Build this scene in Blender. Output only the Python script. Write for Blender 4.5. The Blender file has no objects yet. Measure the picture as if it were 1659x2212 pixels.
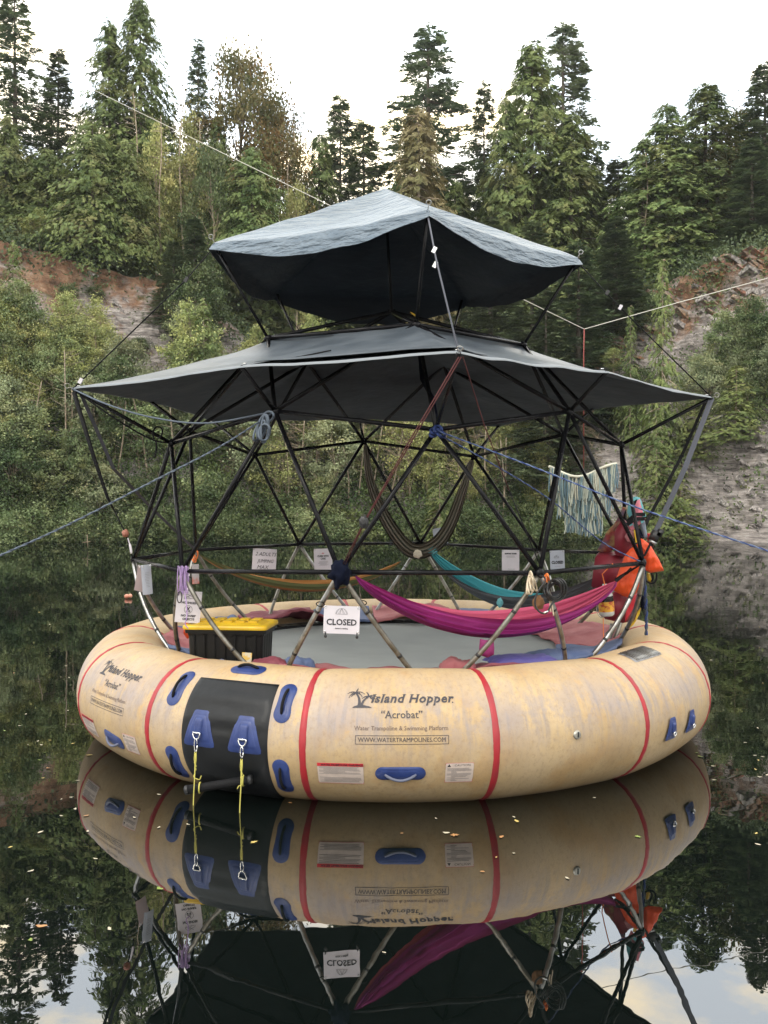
import bpy, bmesh, math, random
import numpy as np
from mathutils import Vector, Matrix, noise

# ------------------------------------------------------------------ camera
F, CX, CY = 2060.0, 829.5, 1106.0      # focal length and centre, in units of a 1659 x 2212 frame
PITCH, H = -0.0115, 2.2825
SC = bpy.context.scene
COL = SC.collection
cam_d = bpy.data.cameras.new('camera')
cam_d.sensor_fit = 'VERTICAL'; cam_d.sensor_height = 36.0; cam_d.lens = 36.0 * F / 2212.0
cam_d.clip_start = 0.1; cam_d.clip_end = 2000
cam = bpy.data.objects.new('camera', cam_d); COL.objects.link(cam)
cam.location = (0, 0, H); cam.rotation_euler = (math.pi / 2 + PITCH, 0, 0)
SC.camera = cam
# ------------------------------------------------------------------ world, sun, exposure
SUN_EL, SUN_AZ = math.radians(48), math.radians(215)     # azimuth clockwise from +Y
w = bpy.data.worlds.new('World'); SC.world = w; w.use_nodes = True
nt = w.node_tree; N = nt.nodes; L = nt.links; N.clear()
out = N.new('ShaderNodeOutputWorld'); bg = N.new('ShaderNodeBackground')
sky = N.new('ShaderNodeTexSky'); sky.sky_type = 'NISHITA'; sky.sun_disc = False
sky.sun_elevation = SUN_EL; sky.sun_rotation = SUN_AZ; sky.air_density = 1.0; sky.dust_density = 2.0
bg.inputs['Strength'].default_value = 0.15
tc = N.new('ShaderNodeTexCoord')
mp = N.new('ShaderNodeMapping'); mp.inputs['Scale'].default_value = (1, 1, 2.6)
n1 = N.new('ShaderNodeTexNoise'); n1.inputs['Scale'].default_value = 5.0; n1.inputs['Detail'].default_value = 7; n1.inputs['Roughness'].default_value = 0.6
r1 = N.new('ShaderNodeValToRGB'); r1.color_ramp.elements[0].position = 0.47; r1.color_ramp.elements[1].position = 0.66
r1.color_ramp.elements[0].color = (0, 0, 0, 1); r1.color_ramp.elements[1].color = (1, 1, 1, 1)
veil = N.new('ShaderNodeMix'); veil.data_type = 'RGBA'; veil.inputs[0].default_value = 0.80
veil.inputs[7].default_value = (17.5, 18.8, 20.0, 1)      # thin bright overcast
cl = N.new('ShaderNodeMix'); cl.data_type = 'RGBA'
cl.inputs[7].default_value = (27.0, 22.5, 15.0, 1)        # low sunlit clouds
L.new(tc.outputs['Generated'], mp.inputs['Vector']); L.new(mp.outputs[0], n1.inputs['Vector'])
L.new(n1.outputs['Fac'], r1.inputs[0]); L.new(sky.outputs[0], veil.inputs[6])
L.new(veil.outputs[2], cl.inputs[6]); L.new(r1.outputs[0], cl.inputs[0])
L.new(cl.outputs[2], bg.inputs['Color']); L.new(bg.outputs[0], out.inputs['Surface'])
sd = bpy.data.lights.new('sun', 'SUN'); sd.energy = 1.5; sd.angle = math.radians(14); sd.color = (1.0, 0.95, 0.86)
so = bpy.data.objects.new('sun', sd); COL.objects.link(so)
_d = Vector((math.sin(SUN_AZ) * math.cos(SUN_EL), math.cos(SUN_AZ) * math.cos(SUN_EL), math.sin(SUN_EL)))
so.rotation_euler = _d.to_track_quat('Z', 'Y').to_euler()
SC.view_settings.view_transform = 'Standard'; SC.view_settings.look = 'None'
SC.view_settings.exposure = 0.0; SC.view_settings.gamma = 1.0; SC.view_settings.use_curve_mapping = False
SC.render.engine = 'CYCLES'
SC.cycles.max_bounces = 6; SC.cycles.diffuse_bounces = 3; SC.cycles.glossy_bounces = 3
SC.cycles.transparent_max_bounces = 6; SC.cycles.transmission_bounces = 3
SC.cycles.caustics_reflective = False; SC.cycles.caustics_refractive = False

# ------------------------------------------------------------------ helpers
def at(px, py, Y):
    """world point seen at (px, py) of the 1659-wide frame, lying on the plane y = Y"""
    c, s = math.cos(PITCH), math.sin(PITCH)
    v = -(py - CY) / F
    x, y, z = (px - CX) / F, c - v * s, s + v * c
    k = Y / y
    return Vector((x * k, Y, H + z * k))

def proj(p):
    c, s = math.cos(PITCH), math.sin(PITCH)
    z = p[2] - H
    d = p[1] * c + z * s
    return CX + F * p[0] / d, CY - F * (-p[1] * s + z * c) / d

def water_at(px, py):
    c, s = math.cos(PITCH), math.sin(PITCH)
    v = -(py - CY) / F
    x, y, z = (px - CX) / F, c - v * s, s + v * c
    k = -H / z
    return Vector((x * k, y * k, 0))

def tag(o, label=None, cat=None, group=None, kind=None):
    if label: o['label'] = label
    if cat: o['category'] = cat
    if group: o['group'] = group
    if kind: o['kind'] = kind
    return o

def empty(name, loc, label=None, cat=None, group=None):
    o = bpy.data.objects.new(name, None); COL.objects.link(o); o.location = loc
    o.empty_display_size = 0.1
    return tag(o, label, cat, group)

def link(name, me, mat=None, parent=None, smooth=True):
    if mat is not None and len(me.materials) == 0:
        me.materials.append(mat)
    if smooth and len(me.polygons):
        me.polygons.foreach_set('use_smooth', [True] * len(me.polygons))
    o = bpy.data.objects.new(name, me); COL.objects.link(o)
    if parent is not None:
        o.parent = parent
        # vertices are written in world space; shift the child back by its parent's place
        off = world_loc(parent)
        o.location = -off
    return o

def world_loc(o):
    p = Vector((0, 0, 0))
    while o is not None:
        p += Vector(o.location); o = o.parent
    return p

def mesh(name, V, Fc, uv=None):
    me = bpy.data.meshes.new(name)
    me.from_pydata([tuple(v) for v in V], [], [tuple(f) for f in Fc])
    if uv is not None:
        l = me.uv_layers.new(name='UVMap')
        idx = np.empty(len(me.loops), dtype=np.int32); me.loops.foreach_get('vertex_index', idx)
        l.data.foreach_set('uv', np.asarray(uv, dtype=np.float32)[idx].ravel())
    me.update()
    return me

def obj(name, V, Fc, mat, parent=None, smooth=True, uv=None):
    return link(name, mesh(name, V, Fc, uv), mat, parent, smooth)

def quads_np(name, Q, mat, parent=None):
    """Q: n x 4 x 3 array of quads, fast"""
    n = len(Q)
    me = bpy.data.meshes.new(name)
    me.vertices.add(n * 4); me.vertices.foreach_set('co', np.ascontiguousarray(Q, dtype=np.float32).ravel())
    me.loops.add(n * 4); me.loops.foreach_set('vertex_index', np.arange(n * 4, dtype=np.int32))
    me.polygons.add(n); me.polygons.foreach_set('loop_start', np.arange(0, n * 4, 4, dtype=np.int32))
    me.polygons.foreach_set('loop_total', np.full(n, 4, dtype=np.int32))
    me.update(calc_edges=True)
    me.materials.append(mat)
    return me

def grid_faces(nu, nv, close_u=False, close_v=False):
    fs = []
    for i in range(nu if close_u else nu - 1):
        for j in range(nv if close_v else nv - 1):
            a = i * nv + j; b = ((i + 1) % nu) * nv + j
            c = ((i + 1) % nu) * nv + (j + 1) % nv; d = i * nv + (j + 1) % nv
            fs.append((a, b, c, d))
    return fs

def sweep(pts, rad, seg=8, caps=True, flat=None):
    """tube along pts; rad number or list; flat=(wide, thin, side vector) for straps"""
    P = [Vector(p) for p in pts]; n = len(P)
    V, Fc = [], []
    t0 = (P[1] - P[0]).normalized()
    up = Vector((0, 0, 1)) if abs(t0.z) < 0.9 else Vector((1, 0, 0))
    nrm = t0.cross(up).normalized()
    for i in range(n):
        t = (P[min(i + 1, n - 1)] - P[max(i - 1, 0)])
        t = t.normalized() if t.length > 1e-9 else t0
        nrm = (nrm - t * nrm.dot(t))
        nrm = nrm.normalized() if nrm.length > 1e-6 else t.orthogonal().normalized()
        if flat is not None:
            s = Vector(flat[2]); s = (s - t * s.dot(t)).normalized(); b = t.cross(s)
            for (x, y) in ((1, 1), (-1, 1), (-1, -1), (1, -1)):
                V.append(P[i] + s * x * flat[0] / 2 + b * y * flat[1] / 2)
        else:
            b = t.cross(nrm); r = rad[i] if isinstance(rad, (list, tuple)) else rad
            for k in range(seg):
                a = 2 * math.pi * k / seg
                V.append(P[i] + nrm * math.cos(a) * r + b * math.sin(a) * r)
    s = 4 if flat is not None else seg
    for i in range(n - 1):
        for k in range(s):
            Fc.append((i * s + k, i * s + (k + 1) % s, (i + 1) * s + (k + 1) % s, (i + 1) * s + k))
    if caps:
        Fc.append(tuple(range(s))[::-1]); Fc.append(tuple((n - 1) * s + k for k in range(s)))
    return V, Fc

def tube(name, pts, rad, mat, parent=None, seg=8):
    V, Fc = sweep(pts, rad, seg)
    return obj(name, V, Fc, mat, parent)

def strap(name, pts, wide, mat, parent=None, side=(1, 0.3, 0), thin=0.003):
    V, Fc = sweep(pts, 0, flat=(wide, thin, side))
    return obj(name, V, Fc, mat, parent, smooth=False)

def smooth_path(pts, n=8):
    P = [Vector(p) for p in pts]; out = []
    for i in range(len(P) - 1):
        a = P[max(i - 1, 0)]; b = P[i]; c = P[i + 1]; d = P[min(i + 2, len(P) - 1)]
        for k in range(n):
            t = k / n
            out.append(0.5 * ((2 * b) + (c - a) * t + (2 * a - 5 * b + 4 * c - d) * t * t + (-a + 3 * b - 3 * c + d) * t ** 3))
    out.append(P[-1]); return out

def sagged(a, b, sag, n=14):
    a, b = Vector(a), Vector(b)
    return [a.lerp(b, i / n) - Vector((0, 0, sag * 4 * (i / n) * (1 - i / n))) for i in range(n + 1)]

def join_geo(parts):
    V, Fc = [], []
    for v, f in parts:
        k = len(V); V += list(v); Fc += [tuple(i + k for i in q) for q in f]
    return V, Fc

def box_geo(c, sx, sy, sz, M=None, bevel=0.0):
    c = Vector(c); V = []
    for x in (-1, 1):
        for y in (-1, 1):
            for z in (-1, 1):
                v = Vector((x * sx / 2, y * sy / 2, z * sz / 2))
                V.append(c + (M @ v if M else v))
    return V, [(0, 1, 3, 2), (4, 6, 7, 5), (0, 4, 5, 1), (2, 3, 7, 6), (0, 2, 6, 4), (1, 5, 7, 3)]

# ------------------------------------------------------------------ materials
MATS = {}
def mat(name, col, rough=0.6, metal=0.0, col2=None, scale=6.0, contrast=(0.35, 0.65), bump=0.0, bscale=40.0, stretch=None,
        coord='Object', spec=None, trans=0.0, bdist=0.01, rand=0.0, detail=6, hue_noise=None):
    m = bpy.data.materials.new(name); m.use_nodes = True; MATS[name] = m
    nt = m.node_tree; N = nt.nodes; L = nt.links
    b = N['Principled BSDF']
    b.inputs['Base Color'].default_value = (*col, 1); b.inputs['Roughness'].default_value = rough; b.inputs['Metallic'].default_value = metal
    if spec is not None: b.inputs['Specular IOR Level'].default_value = spec
    tc = N.new('ShaderNodeTexCoord'); vec = tc.outputs[coord]
    if stretch:
        mp = N.new('ShaderNodeMapping'); mp.inputs['Scale'].default_value = stretch; L.new(vec, mp.inputs[0]); vec = mp.outputs[0]
    last = None
    if col2 is not None:
        n = N.new('ShaderNodeTexNoise'); n.inputs['Scale'].default_value = scale; n.inputs['Detail'].default_value = detail; L.new(vec, n.inputs['Vector'])
        r = N.new('ShaderNodeValToRGB'); r.color_ramp.elements[0].position = contrast[0]; r.color_ramp.elements[1].position = contrast[1]
        r.color_ramp.elements[0].color = (*col, 1); r.color_ramp.elements[1].color = (*col2, 1)
        L.new(n.outputs['Fac'], r.inputs[0]); last = r.outputs[0]
    if hue_noise is not None:
        c3, sc, lo, hi = hue_noise
        n = N.new('ShaderNodeTexNoise'); n.inputs['Scale'].default_value = sc; n.inputs['Detail'].default_value = 4; L.new(tc.outputs[coord], n.inputs['Vector'])
        r = N.new('ShaderNodeMapRange'); r.inputs[1].default_value = lo; r.inputs[2].default_value = hi; L.new(n.outputs['Fac'], r.inputs[0])
        mx = N.new('ShaderNodeMix'); mx.data_type = 'RGBA'; L.new(r.outputs[0], mx.inputs[0])
        if last is not None: L.new(last, mx.inputs[6])
        else: mx.inputs[6].default_value = (*col, 1)
        mx.inputs[7].default_value = (*c3, 1); last = mx.outputs[2]
    if rand:
        oi = N.new('ShaderNodeObjectInfo'); mr = N.new('ShaderNodeMapRange')
        mr.inputs[3].default_value = 1 - rand; mr.inputs[4].default_value = 1 + rand; L.new(oi.outputs['Random'], mr.inputs[0])
        hs = N.new('ShaderNodeHueSaturation'); L.new(mr.outputs[0], hs.inputs['Value'])
        m2 = N.new('ShaderNodeMapRange'); m2.inputs[3].default_value = 0.485; m2.inputs[4].default_value = 0.515
        mu = N.new('ShaderNodeMath'); mu.operation = 'MULTIPLY'; mu.inputs[1].default_value = 7.31; L.new(oi.outputs['Random'], mu.inputs[0])
        fr = N.new('ShaderNodeMath'); fr.operation = 'FRACT'; L.new(mu.outputs[0], fr.inputs[0]); L.new(fr.outputs[0], m2.inputs[0]); L.new(m2.outputs[0], hs.inputs['Hue'])
        if last is not None: L.new(last, hs.inputs['Color'])
        else: hs.inputs['Color'].default_value = (*col, 1)
        last = hs.outputs[0]
    if last is not None: L.new(last, b.inputs['Base Color'])
    if bump:
        n = N.new('ShaderNodeTexNoise'); n.inputs['Scale'].default_value = bscale; n.inputs['Detail'].default_value = 5; L.new(vec, n.inputs['Vector'])
        bm = N.new('ShaderNodeBump'); bm.inputs['Strength'].default_value = bump; bm.inputs['Distance'].default_value = bdist
        L.new(n.outputs['Fac'], bm.inputs['Height']); L.new(bm.outputs[0], b.inputs['Normal'])
    if trans:
        tr = N.new('ShaderNodeBsdfTranslucent'); ms = N.new('ShaderNodeMixShader'); ms.inputs[0].default_value = trans
        if last is not None: L.new(last, tr.inputs[0])
        else: tr.inputs[0].default_value = (*col, 1)
        L.new(b.outputs[0], ms.inputs[1]); L.new(tr.outputs[0], ms.inputs[2]); L.new(ms.outputs[0], N['Material Output'].inputs[0])
    return m

M_black = mat('black painted pipe', (0.005, 0.005, 0.006), 0.24, col2=(0.010, 0.010, 0.012), scale=14, bump=0.15, bscale=60, spec=.14)
M_steel = mat('galvanised pipe', (0.36, 0.365, 0.36), 0.32, 0.9, col2=(0.20, 0.19, 0.17), scale=9, contrast=(0.4, 0.62), bump=0.2, bscale=50)
M_oldpipe = mat('weathered pipe', (0.23, 0.22, 0.195), 0.42, 0.8, col2=(0.13, 0.115, 0.09), scale=12, contrast=(0.4, 0.65), bump=0.3, bscale=60)
M_chrome = mat('bright metal', (0.7, 0.7, 0.7), 0.2, 1.0)
M_blackplastic = mat('black plastic', (0.012, 0.012, 0.013), 0.4, bump=0.1, bscale=50)
M_blackrope = mat('black cord', (0.006, 0.006, 0.007), 0.8, spec=.2)
M_greystrap = mat('grey webbing', (0.075, 0.08, 0.10), 0.8, bump=0.3, bscale=200)
M_blackstrap = mat('black webbing', (0.005, 0.005, 0.006), 0.7, spec=.2, bump=0.3, bscale=200)
M_yellow = mat('yellow plastic', (0.62, 0.40, 0.012), 0.4, col2=(0.50, 0.31, 0.015), scale=8)
M_yrope = mat('yellow rope', (0.50, 0.45, 0.10), 0.7)
M_navy = mat('navy cloth', (0.004, 0.006, 0.016), 0.85, spec=.1, bump=0.4, bscale=30)
M_paper = mat('laminated paper', (0.62, 0.58, 0.62), 0.35, col2=(0.56, 0.53, 0.57), scale=5)
M_shadepaper = mat('shaded paper', (0.42, 0.45, 0.52), 0.4)  # white paper greyed and blued, its shade put into the colour
M_ink = mat('black ink', (0.012, 0.012, 0.016), 0.6)
M_greyink = mat('grey ink', (0.13, 0.125, 0.13), 0.7)
M_redink = mat('red ink', (0.5, 0.02, 0.03), 0.6)
M_print = mat('faded black print', (0.035, 0.032, 0.04), 0.6, col2=(0.10, 0.085, 0.085), scale=30, contrast=(0.55, 0.75))
M_brownprint = mat('faded brown print', (0.13, 0.09, 0.075), 0.7)
M_orange = mat('orange nylon', (0.72, 0.085, 0.012), 0.55, col2=(0.62, 0.06, 0.012), scale=6, bump=0.5, bscale=14, bdist=0.02)
M_redvinyl = mat('dark red vinyl', (0.19, 0.014, 0.028), 0.5, col2=(0.23, 0.02, 0.035), scale=5, bump=0.2, bscale=90)
M_redbright = mat('bright red nylon', (0.55, 0.02, 0.035), 0.5, bump=0.4, bscale=18, bdist=0.02)
M_teal = mat('teal neoprene', (0.14, 0.42, 0.46), 0.7)
M_pink = mat('pink neoprene', (0.72, 0.24, 0.30), 0.7)
M_bluevinyl = mat('blue rubber patch', (0.012, 0.028, 0.125), 0.42, col2=(0.02, 0.042, 0.165), scale=12, bump=0.15, bscale=50)
M_blackrubber = mat('black rubber sheet', (0.004, 0.005, 0.006), 0.42, col2=(0.007, 0.008, 0.010), scale=3, bump=0.25, bscale=7, bdist=0.02, coord='UV', spec=.28)
M_redband = mat('red seam tape', (0.36, 0.014, 0.022), 0.5, col2=(0.28, 0.02, 0.028), scale=8)
M_bed = mat('grey trampoline mesh', (0.20, 0.215, 0.215), 0.75, col2=(0.25, 0.265, 0.26), scale=1.4, bump=0.2, bscale=220)
M_padred = mat('faded red pad cloth', (0.28, 0.075, 0.085), 0.75, col2=(0.36, 0.13, 0.135), scale=4, bump=0.5, bscale=7, bdist=0.03)
M_paddark = mat('dark red pad cloth', (0.16, 0.03, 0.045), 0.7, col2=(0.22, 0.06, 0.08), scale=5, bump=0.5, bscale=8, bdist=0.03)
M_padblue = mat('faded blue pad cloth', (0.055, 0.085, 0.18), 0.75, col2=(0.10, 0.13, 0.22), scale=4, bump=0.5, bscale=7, bdist=0.03)
M_purple = mat('purple foam mat', (0.075, 0.065, 0.24), 0.6)
M_label = mat('pale warning label', (0.60, 0.50, 0.44), 0.5, col2=(0.52, 0.43, 0.38), scale=20)
M_bin = mat('black moulded plastic', (0.006, 0.006, 0.006), 0.45, bump=0.15, bscale=30, spec=.25)
M_leafY = mat('yellow leaf', (0.50, 0.38, 0.12), 0.5)
M_leafP = mat('pale leaf', (0.42, 0.38, 0.28), 0.5)
M_leafG = mat('green leaf', (0.16, 0.22, 0.04), 0.5)
M_leafO = mat('orange brown leaf', (0.36, 0.18, 0.07), 0.5)
M_bark = mat('dark bark', (0.07, 0.055, 0.045), 0.9, col2=(0.12, 0.10, 0.08), scale=5)
M_pale = mat('pale bark', (0.40, 0.33, 0.25), 0.8, col2=(0.20, 0.15, 0.10), scale=4)
# ================================================================== SETTING: water
V = [(-136, -128, 0), (136, -128, 0), (136, 144, 0), (-136, 144, 0)]
mw_ = bpy.data.materials.new('still dark water'); mw_.use_nodes = True
N = mw_.node_tree.nodes; L = mw_.node_tree.links; N.remove(N['Principled BSDF'])
dfs = N.new('ShaderNodeBsdfDiffuse'); dfs.inputs[0].default_value = (0.002, 0.0035, 0.003, 1)      # dark tannin water
gls = N.new('ShaderNodeBsdfGlossy'); gls.inputs['Roughness'].default_value = 0.0; gls.inputs[0].default_value = (1, 1, 1, 1)
fr = N.new('ShaderNodeFresnel'); fr.inputs[0].default_value = 1.5
mr = N.new('ShaderNodeMapRange'); mr.inputs[3].default_value = 0.17; mr.inputs[4].default_value = 0.68; L.new(fr.outputs[0], mr.inputs[0])
ms = N.new('ShaderNodeMixShader'); L.new(mr.outputs[0], ms.inputs[0]); L.new(dfs.outputs[0], ms.inputs[1]); L.new(gls.outputs[0], ms.inputs[2]); L.new(ms.outputs[0], N['Material Output'].inputs[0])
tc = N.new('ShaderNodeTexCoord'); n1 = N.new('ShaderNodeTexNoise'); n1.inputs['Scale'].default_value = 1.6; n1.inputs['Detail'].default_value = 3
L.new(tc.outputs['Object'], n1.inputs['Vector']); bm = N.new('ShaderNodeBump'); bm.inputs['Strength'].default_value = 0.06; bm.inputs['Distance'].default_value = 0.02
L.new(n1.outputs['Fac'], bm.inputs['Height']); L.new(bm.outputs[0], gls.inputs['Normal'])
obj('lake_water', V, [(0, 1, 2, 3)], mw_, smooth=False)['kind'] = 'structure'

# ================================================================== SETTING: the quarry bank around the lake
CEN = (0.0, 8.0)
def qcol(px, Y=68.0):
    return math.atan2((px - CX) / F * Y, Y - CEN[1])
_pxs = [-900, -300, 0, 100, 200, 380, 450, 560, 700, 850, 1000, 1150, 1250, 1310, 1400, 1500, 1659, 1900, 2500]
_top = [17, 20, 20.0, 19.6, 19.0, 17.4, 16.2, 13.5, 11.5, 10.5, 10.5, 11.0, 12.5, 15.5, 17.3, 18.6, 19.5, 20, 17]
_th = [-math.pi, -2.2] + [qcol(p) for p in _pxs] + [2.2, math.pi]
_tp = [6, 7] + _top + [7, 6]
_kind = [0, 0] + [0, 0, 0, 0, 0, 0, 0, 0, 0, 0, 0, 0, .2, .4, .7, 1, 1, 1, 1] + [0, 0]     # 1: two-stage rock wall
def top_at(th): return float(np.interp(th, _th, _tp))
def shore_at(th):
    return 50.0 + 1.2 * math.sin(3.1 * th + 1) + 0.8 * math.sin(9 * th) - 3.0 * max(0, min(1, (th - 0.33) / 0.3)) + (8 if abs(th) > 1.2 else 0)
def profile(th, t):
    """height of the bank t metres behind the shore"""
    k = float(np.interp(th, _th, _kind)); T = top_at(th)
    if t < 0: return t * 0.5
    Tc = 12.5
    u = min(t / Tc, 1); a = T * (0.10 * min(1, t / 0.8) + 0.90 * (u ** 0.85) * (1 - 0.12 * math.sin(u * math.pi)))
    zs = np.interp(t, [0, .4, 1.6, 3.0, 5.5, 8, 12.5], [0, 1.2, 4.8, 6.6, 7.4, 12.0, T])
    z = a * (1 - k) + float(zs) * k
    if t > Tc: z = T + (t - Tc) * 0.05
    return z
def ground_z(x, y):
    th = math.atan2(x - CEN[0], y - CEN[1]); r = math.hypot(x - CEN[0], y - CEN[1])
    return profile(th, r - shore_at(th))
def strata(p):
    q = p.z * 1.0 + p.x * 0.62 + noise.noise(p * 0.12) * 2.2
    f = q * 1.6; fr = f - math.floor(f)
    h = noise.noise(Vector((math.floor(f) * 3.7, p.x * 0.35, p.y * .3)))
    return h * 0.55 + (fr ** 3) * 0.25
def build_bank(name, th0, th1, nth, ts, rough):
    P = []
    for i in range(nth + 1):
        th = th0 + (th1 - th0) * i / nth; s, c = math.sin(th), math.cos(th); R0 = shore_at(th); k = float(np.interp(th, _th, _kind))
        for t in ts:
            z = profile(th, t); r = R0 + t
            p = Vector((CEN[0] + s * r, CEN[1] + c * r, z))
            if rough and t > 0.15:
                a = min(1, t / (1.5 + 3.5 * (1 - min(1, k * 1.5)))) * (1 if t < 14 else 0.4)
                d = noise.fractal(p * 0.28, 0.9, 2.1, 6) * 0.85 * a + noise.noise(p * 2.3) * 0.12 * a
                d += strata(p) * a * (0.35 + 0.8 * k)
                p += Vector((-s * d * 0.8, -c * d * 0.8, d * 0.45))
            P.append(p)
    Fc = grid_faces(nth + 1, len(ts))
    return P, [f[::-1] for f in Fc]
M_bank = bpy.data.materials.new('quarry rock and rusty soil'); M_bank.use_nodes = True
nt = M_bank.node_tree; N = nt.nodes; L = nt.links; b = N['Principled BSDF']; b.inputs['Roughness'].default_value = 0.95; b.inputs['Specular IOR Level'].default_value = 0.2
tc = N.new('ShaderNodeTexCoord')
def nz(scale, detail=8, st=None, rough=0.6):
    n = N.new('ShaderNodeTexNoise'); n.inputs['Scale'].default_value = scale; n.inputs['Detail'].default_value = detail; n.inputs['Roughness'].default_value = rough
    if st:
        m = N.new('ShaderNodeMapping'); m.inputs['Scale'].default_value = st; m.inputs['Rotation'].default_value = (0, 0.55, 0); L.new(tc.outputs['Object'], m.inputs[0]); L.new(m.outputs[0], n.inputs['Vector'])
    else: L.new(tc.outputs['Object'], n.inputs['Vector'])
    return n.outputs['Fac']
def ramp(f, stops):
    r = N.new('ShaderNodeValToRGB'); e = r.color_ramp.elements
    while len(e) < len(stops): e.new(0.5)
    for i, (p, c) in enumerate(stops): e[i].position = p; e[i].color = (*c, 1)
    L.new(f, r.inputs[0]); return r.outputs[0]
def mixc(f, a, bb, blend='MIX'):
    m = N.new('ShaderNodeMix'); m.data_type = 'RGBA'; m.blend_type = blend
    if isinstance(f, float): m.inputs[0].default_value = f
    else: L.new(f, m.inputs[0])
    L.new(a, m.inputs[6]); L.new(bb, m.inputs[7]); return m.outputs[2]
rock = ramp(nz(1.6, 9, (0.5, 0.5, 3.2), 0.7), [(0.30, (0.06, 0.052, 0.050)), (0.44, (0.20, 0.18, 0.17)), (0.54, (0.33, 0.295, 0.275)), (0.68, (0.52, 0.485, 0.46))])
rust = ramp(nz(1.1, 8), [(0.32, (0.07, 0.045, 0.03)), (0.5, (0.19, 0.105, 0.065)), (0.7, (0.33, 0.22, 0.145))])
sep = N.new('ShaderNodeSeparateXYZ'); L.new(tc.outputs['Object'], sep.inputs[0])
mz = N.new('ShaderNodeMapRange'); mz.inputs[1].default_value = 10.0; mz.inputs[2].default_value = 19.5; mz.inputs[3].default_value = -0.26; mz.inputs[4].default_value = 0.16; L.new(sep.outputs['Z'], mz.inputs[0])
ad = N.new('ShaderNodeMath'); ad.operation = 'ADD'; L.new(nz(0.35, 5), ad.inputs[0]); L.new(mz.outputs[0], ad.inputs[1])
base = mixc(ramp(ad.outputs[0], [(0.44, (0, 0, 0)), (0.56, (1, 1, 1))]), rock, rust)
moss = ramp(nz(0.9, 6), [(0.60, (0, 0, 0)), (0.70, (0.8, 0.8, 0.8))])
mossc = N.new('ShaderNodeRGB'); mossc.outputs[0].default_value = (0.07, 0.075, 0.03, 1)
base = mixc(moss, base, mossc.outputs[0])
L.new(base, b.inputs['Base Color'])
bm = N.new('ShaderNodeBump'); bm.inputs['Strength'].default_value = 0.9; bm.inputs['Distance'].default_value = 0.25; L.new(nz(2.2, 9, (0.6, 0.6, 2.4), 0.75), bm.inputs['Height']); L.new(bm.outputs[0], b.inputs['Normal'])
ts_f = [-0.6, -0.1, 0.05, 0.2] + [0.2 + 13.2 * (i / 84) for i in range(1, 85)] + [14, 15, 17, 20, 25, 32, 45, 70]
P, Fc = build_bank('quarry_cliff', -0.62, 0.72, 330, ts_f, True)
cliff = obj('quarry_cliff', P, Fc, M_bank, smooth=False); cliff['kind'] = 'structure'
ts_c = [-0.6, 0.2, 1, 2, 4, 6, 9, 12.5, 18, 30, 50, 70]
P, Fc = build_bank('lake_shore', 0.72, 2 * math.pi - 0.62, 110, ts_c, False)
obj('lake_shore', P, Fc, M_bank, smooth=False)['kind'] = 'structure'

# slabs of slate standing out of the right-hand wall and pale blocks, pieces of the cliff
rng = random.Random(5)
def rock_geo(seed, a, b_, c):
    r = random.Random(seed); V = []
    for x in (-1, 0, 1):
        for y in (-1, 1):
            for z in (-1, 1):
                V.append(Vector((x * a * r.uniform(.7, 1.1), y * b_ * r.uniform(.7, 1.1), z * c * r.uniform(.5, 1.2))))
    Fc = []
    for i in (0, 1):
        q = i * 4; Fc += [(q, q + 1, q + 5, q + 4), (q + 2, q + 6, q + 7, q + 3), (q, q + 4, q + 6, q + 2), (q + 1, q + 3, q + 7, q + 5)]
    Fc += [(0, 2, 3, 1), (8, 9, 11, 10)]
    return V, Fc
slab_meshes = []
M_slab = mat('brown slate slab', (0.13, 0.10, 0.085), 0.9, col2=(0.36, 0.27, 0.205), scale=2.2, contrast=(.38, .66), rand=.25, bump=.8, bscale=6, bdist=.08, spec=.2, hue_noise=((.30, .15, .085), 1.3, .5, .66))
M_chip = mat('grey slate chip', (0.13, 0.12, 0.115), 0.9, col2=(0.46, 0.42, 0.39), scale=3, contrast=(.38, .64), rand=.3, bump=.8, bscale=6, bdist=.08, spec=.2)
for k in range(6):
    V, Fc = rock_geo(k, 0.9, 0.5, 0.10 + 0.03 * k); me = mesh('rock_slab', V, Fc); me.materials.append(M_slab if k < 3 else M_chip); slab_meshes.append(me)
def on_bank(px, py):
    """march the ray of a frame point onto the bank"""
    for i in range(400):
        Y = 44 + i * 0.12; p = at(px, py, Y)
        if ground_z(p.x, p.y) >= p.z: return p
    return None
def slab(px, py, s, grey=False):
    p = on_bank(px, py)
    if p is None: return
    o = bpy.data.objects.new('rock_slab', rng.choice(slab_meshes[3:] if grey else slab_meshes[:3] + slab_meshes[:1] + slab_meshes[3:4])); COL.objects.link(o); o.parent = cliff
    o.location = p; o.rotation_euler = (rng.uniform(-.3, .3), rng.uniform(.35, .8), rng.uniform(-.4, .4)); o.scale = (s * rng.uniform(.7, 1.3), s, s * rng.uniform(.7, 1.5))
for k in range(90):
    u = rng.random(); slab(1330 + 320 * u, 640 - 110 * u + rng.uniform(-10, 120), rng.uniform(.35, 1.1))
for k in range(80): slab(rng.uniform(1180, 1420), rng.uniform(640, 820), rng.uniform(.25, .7))
for k in range(110): slab(rng.uniform(1380, 1665), rng.uniform(960, 1155), rng.uniform(.12, .5), True)
for k in range(20): slab(rng.uniform(190, 420), rng.uniform(570, 740), rng.uniform(.2, .5), True)

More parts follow.
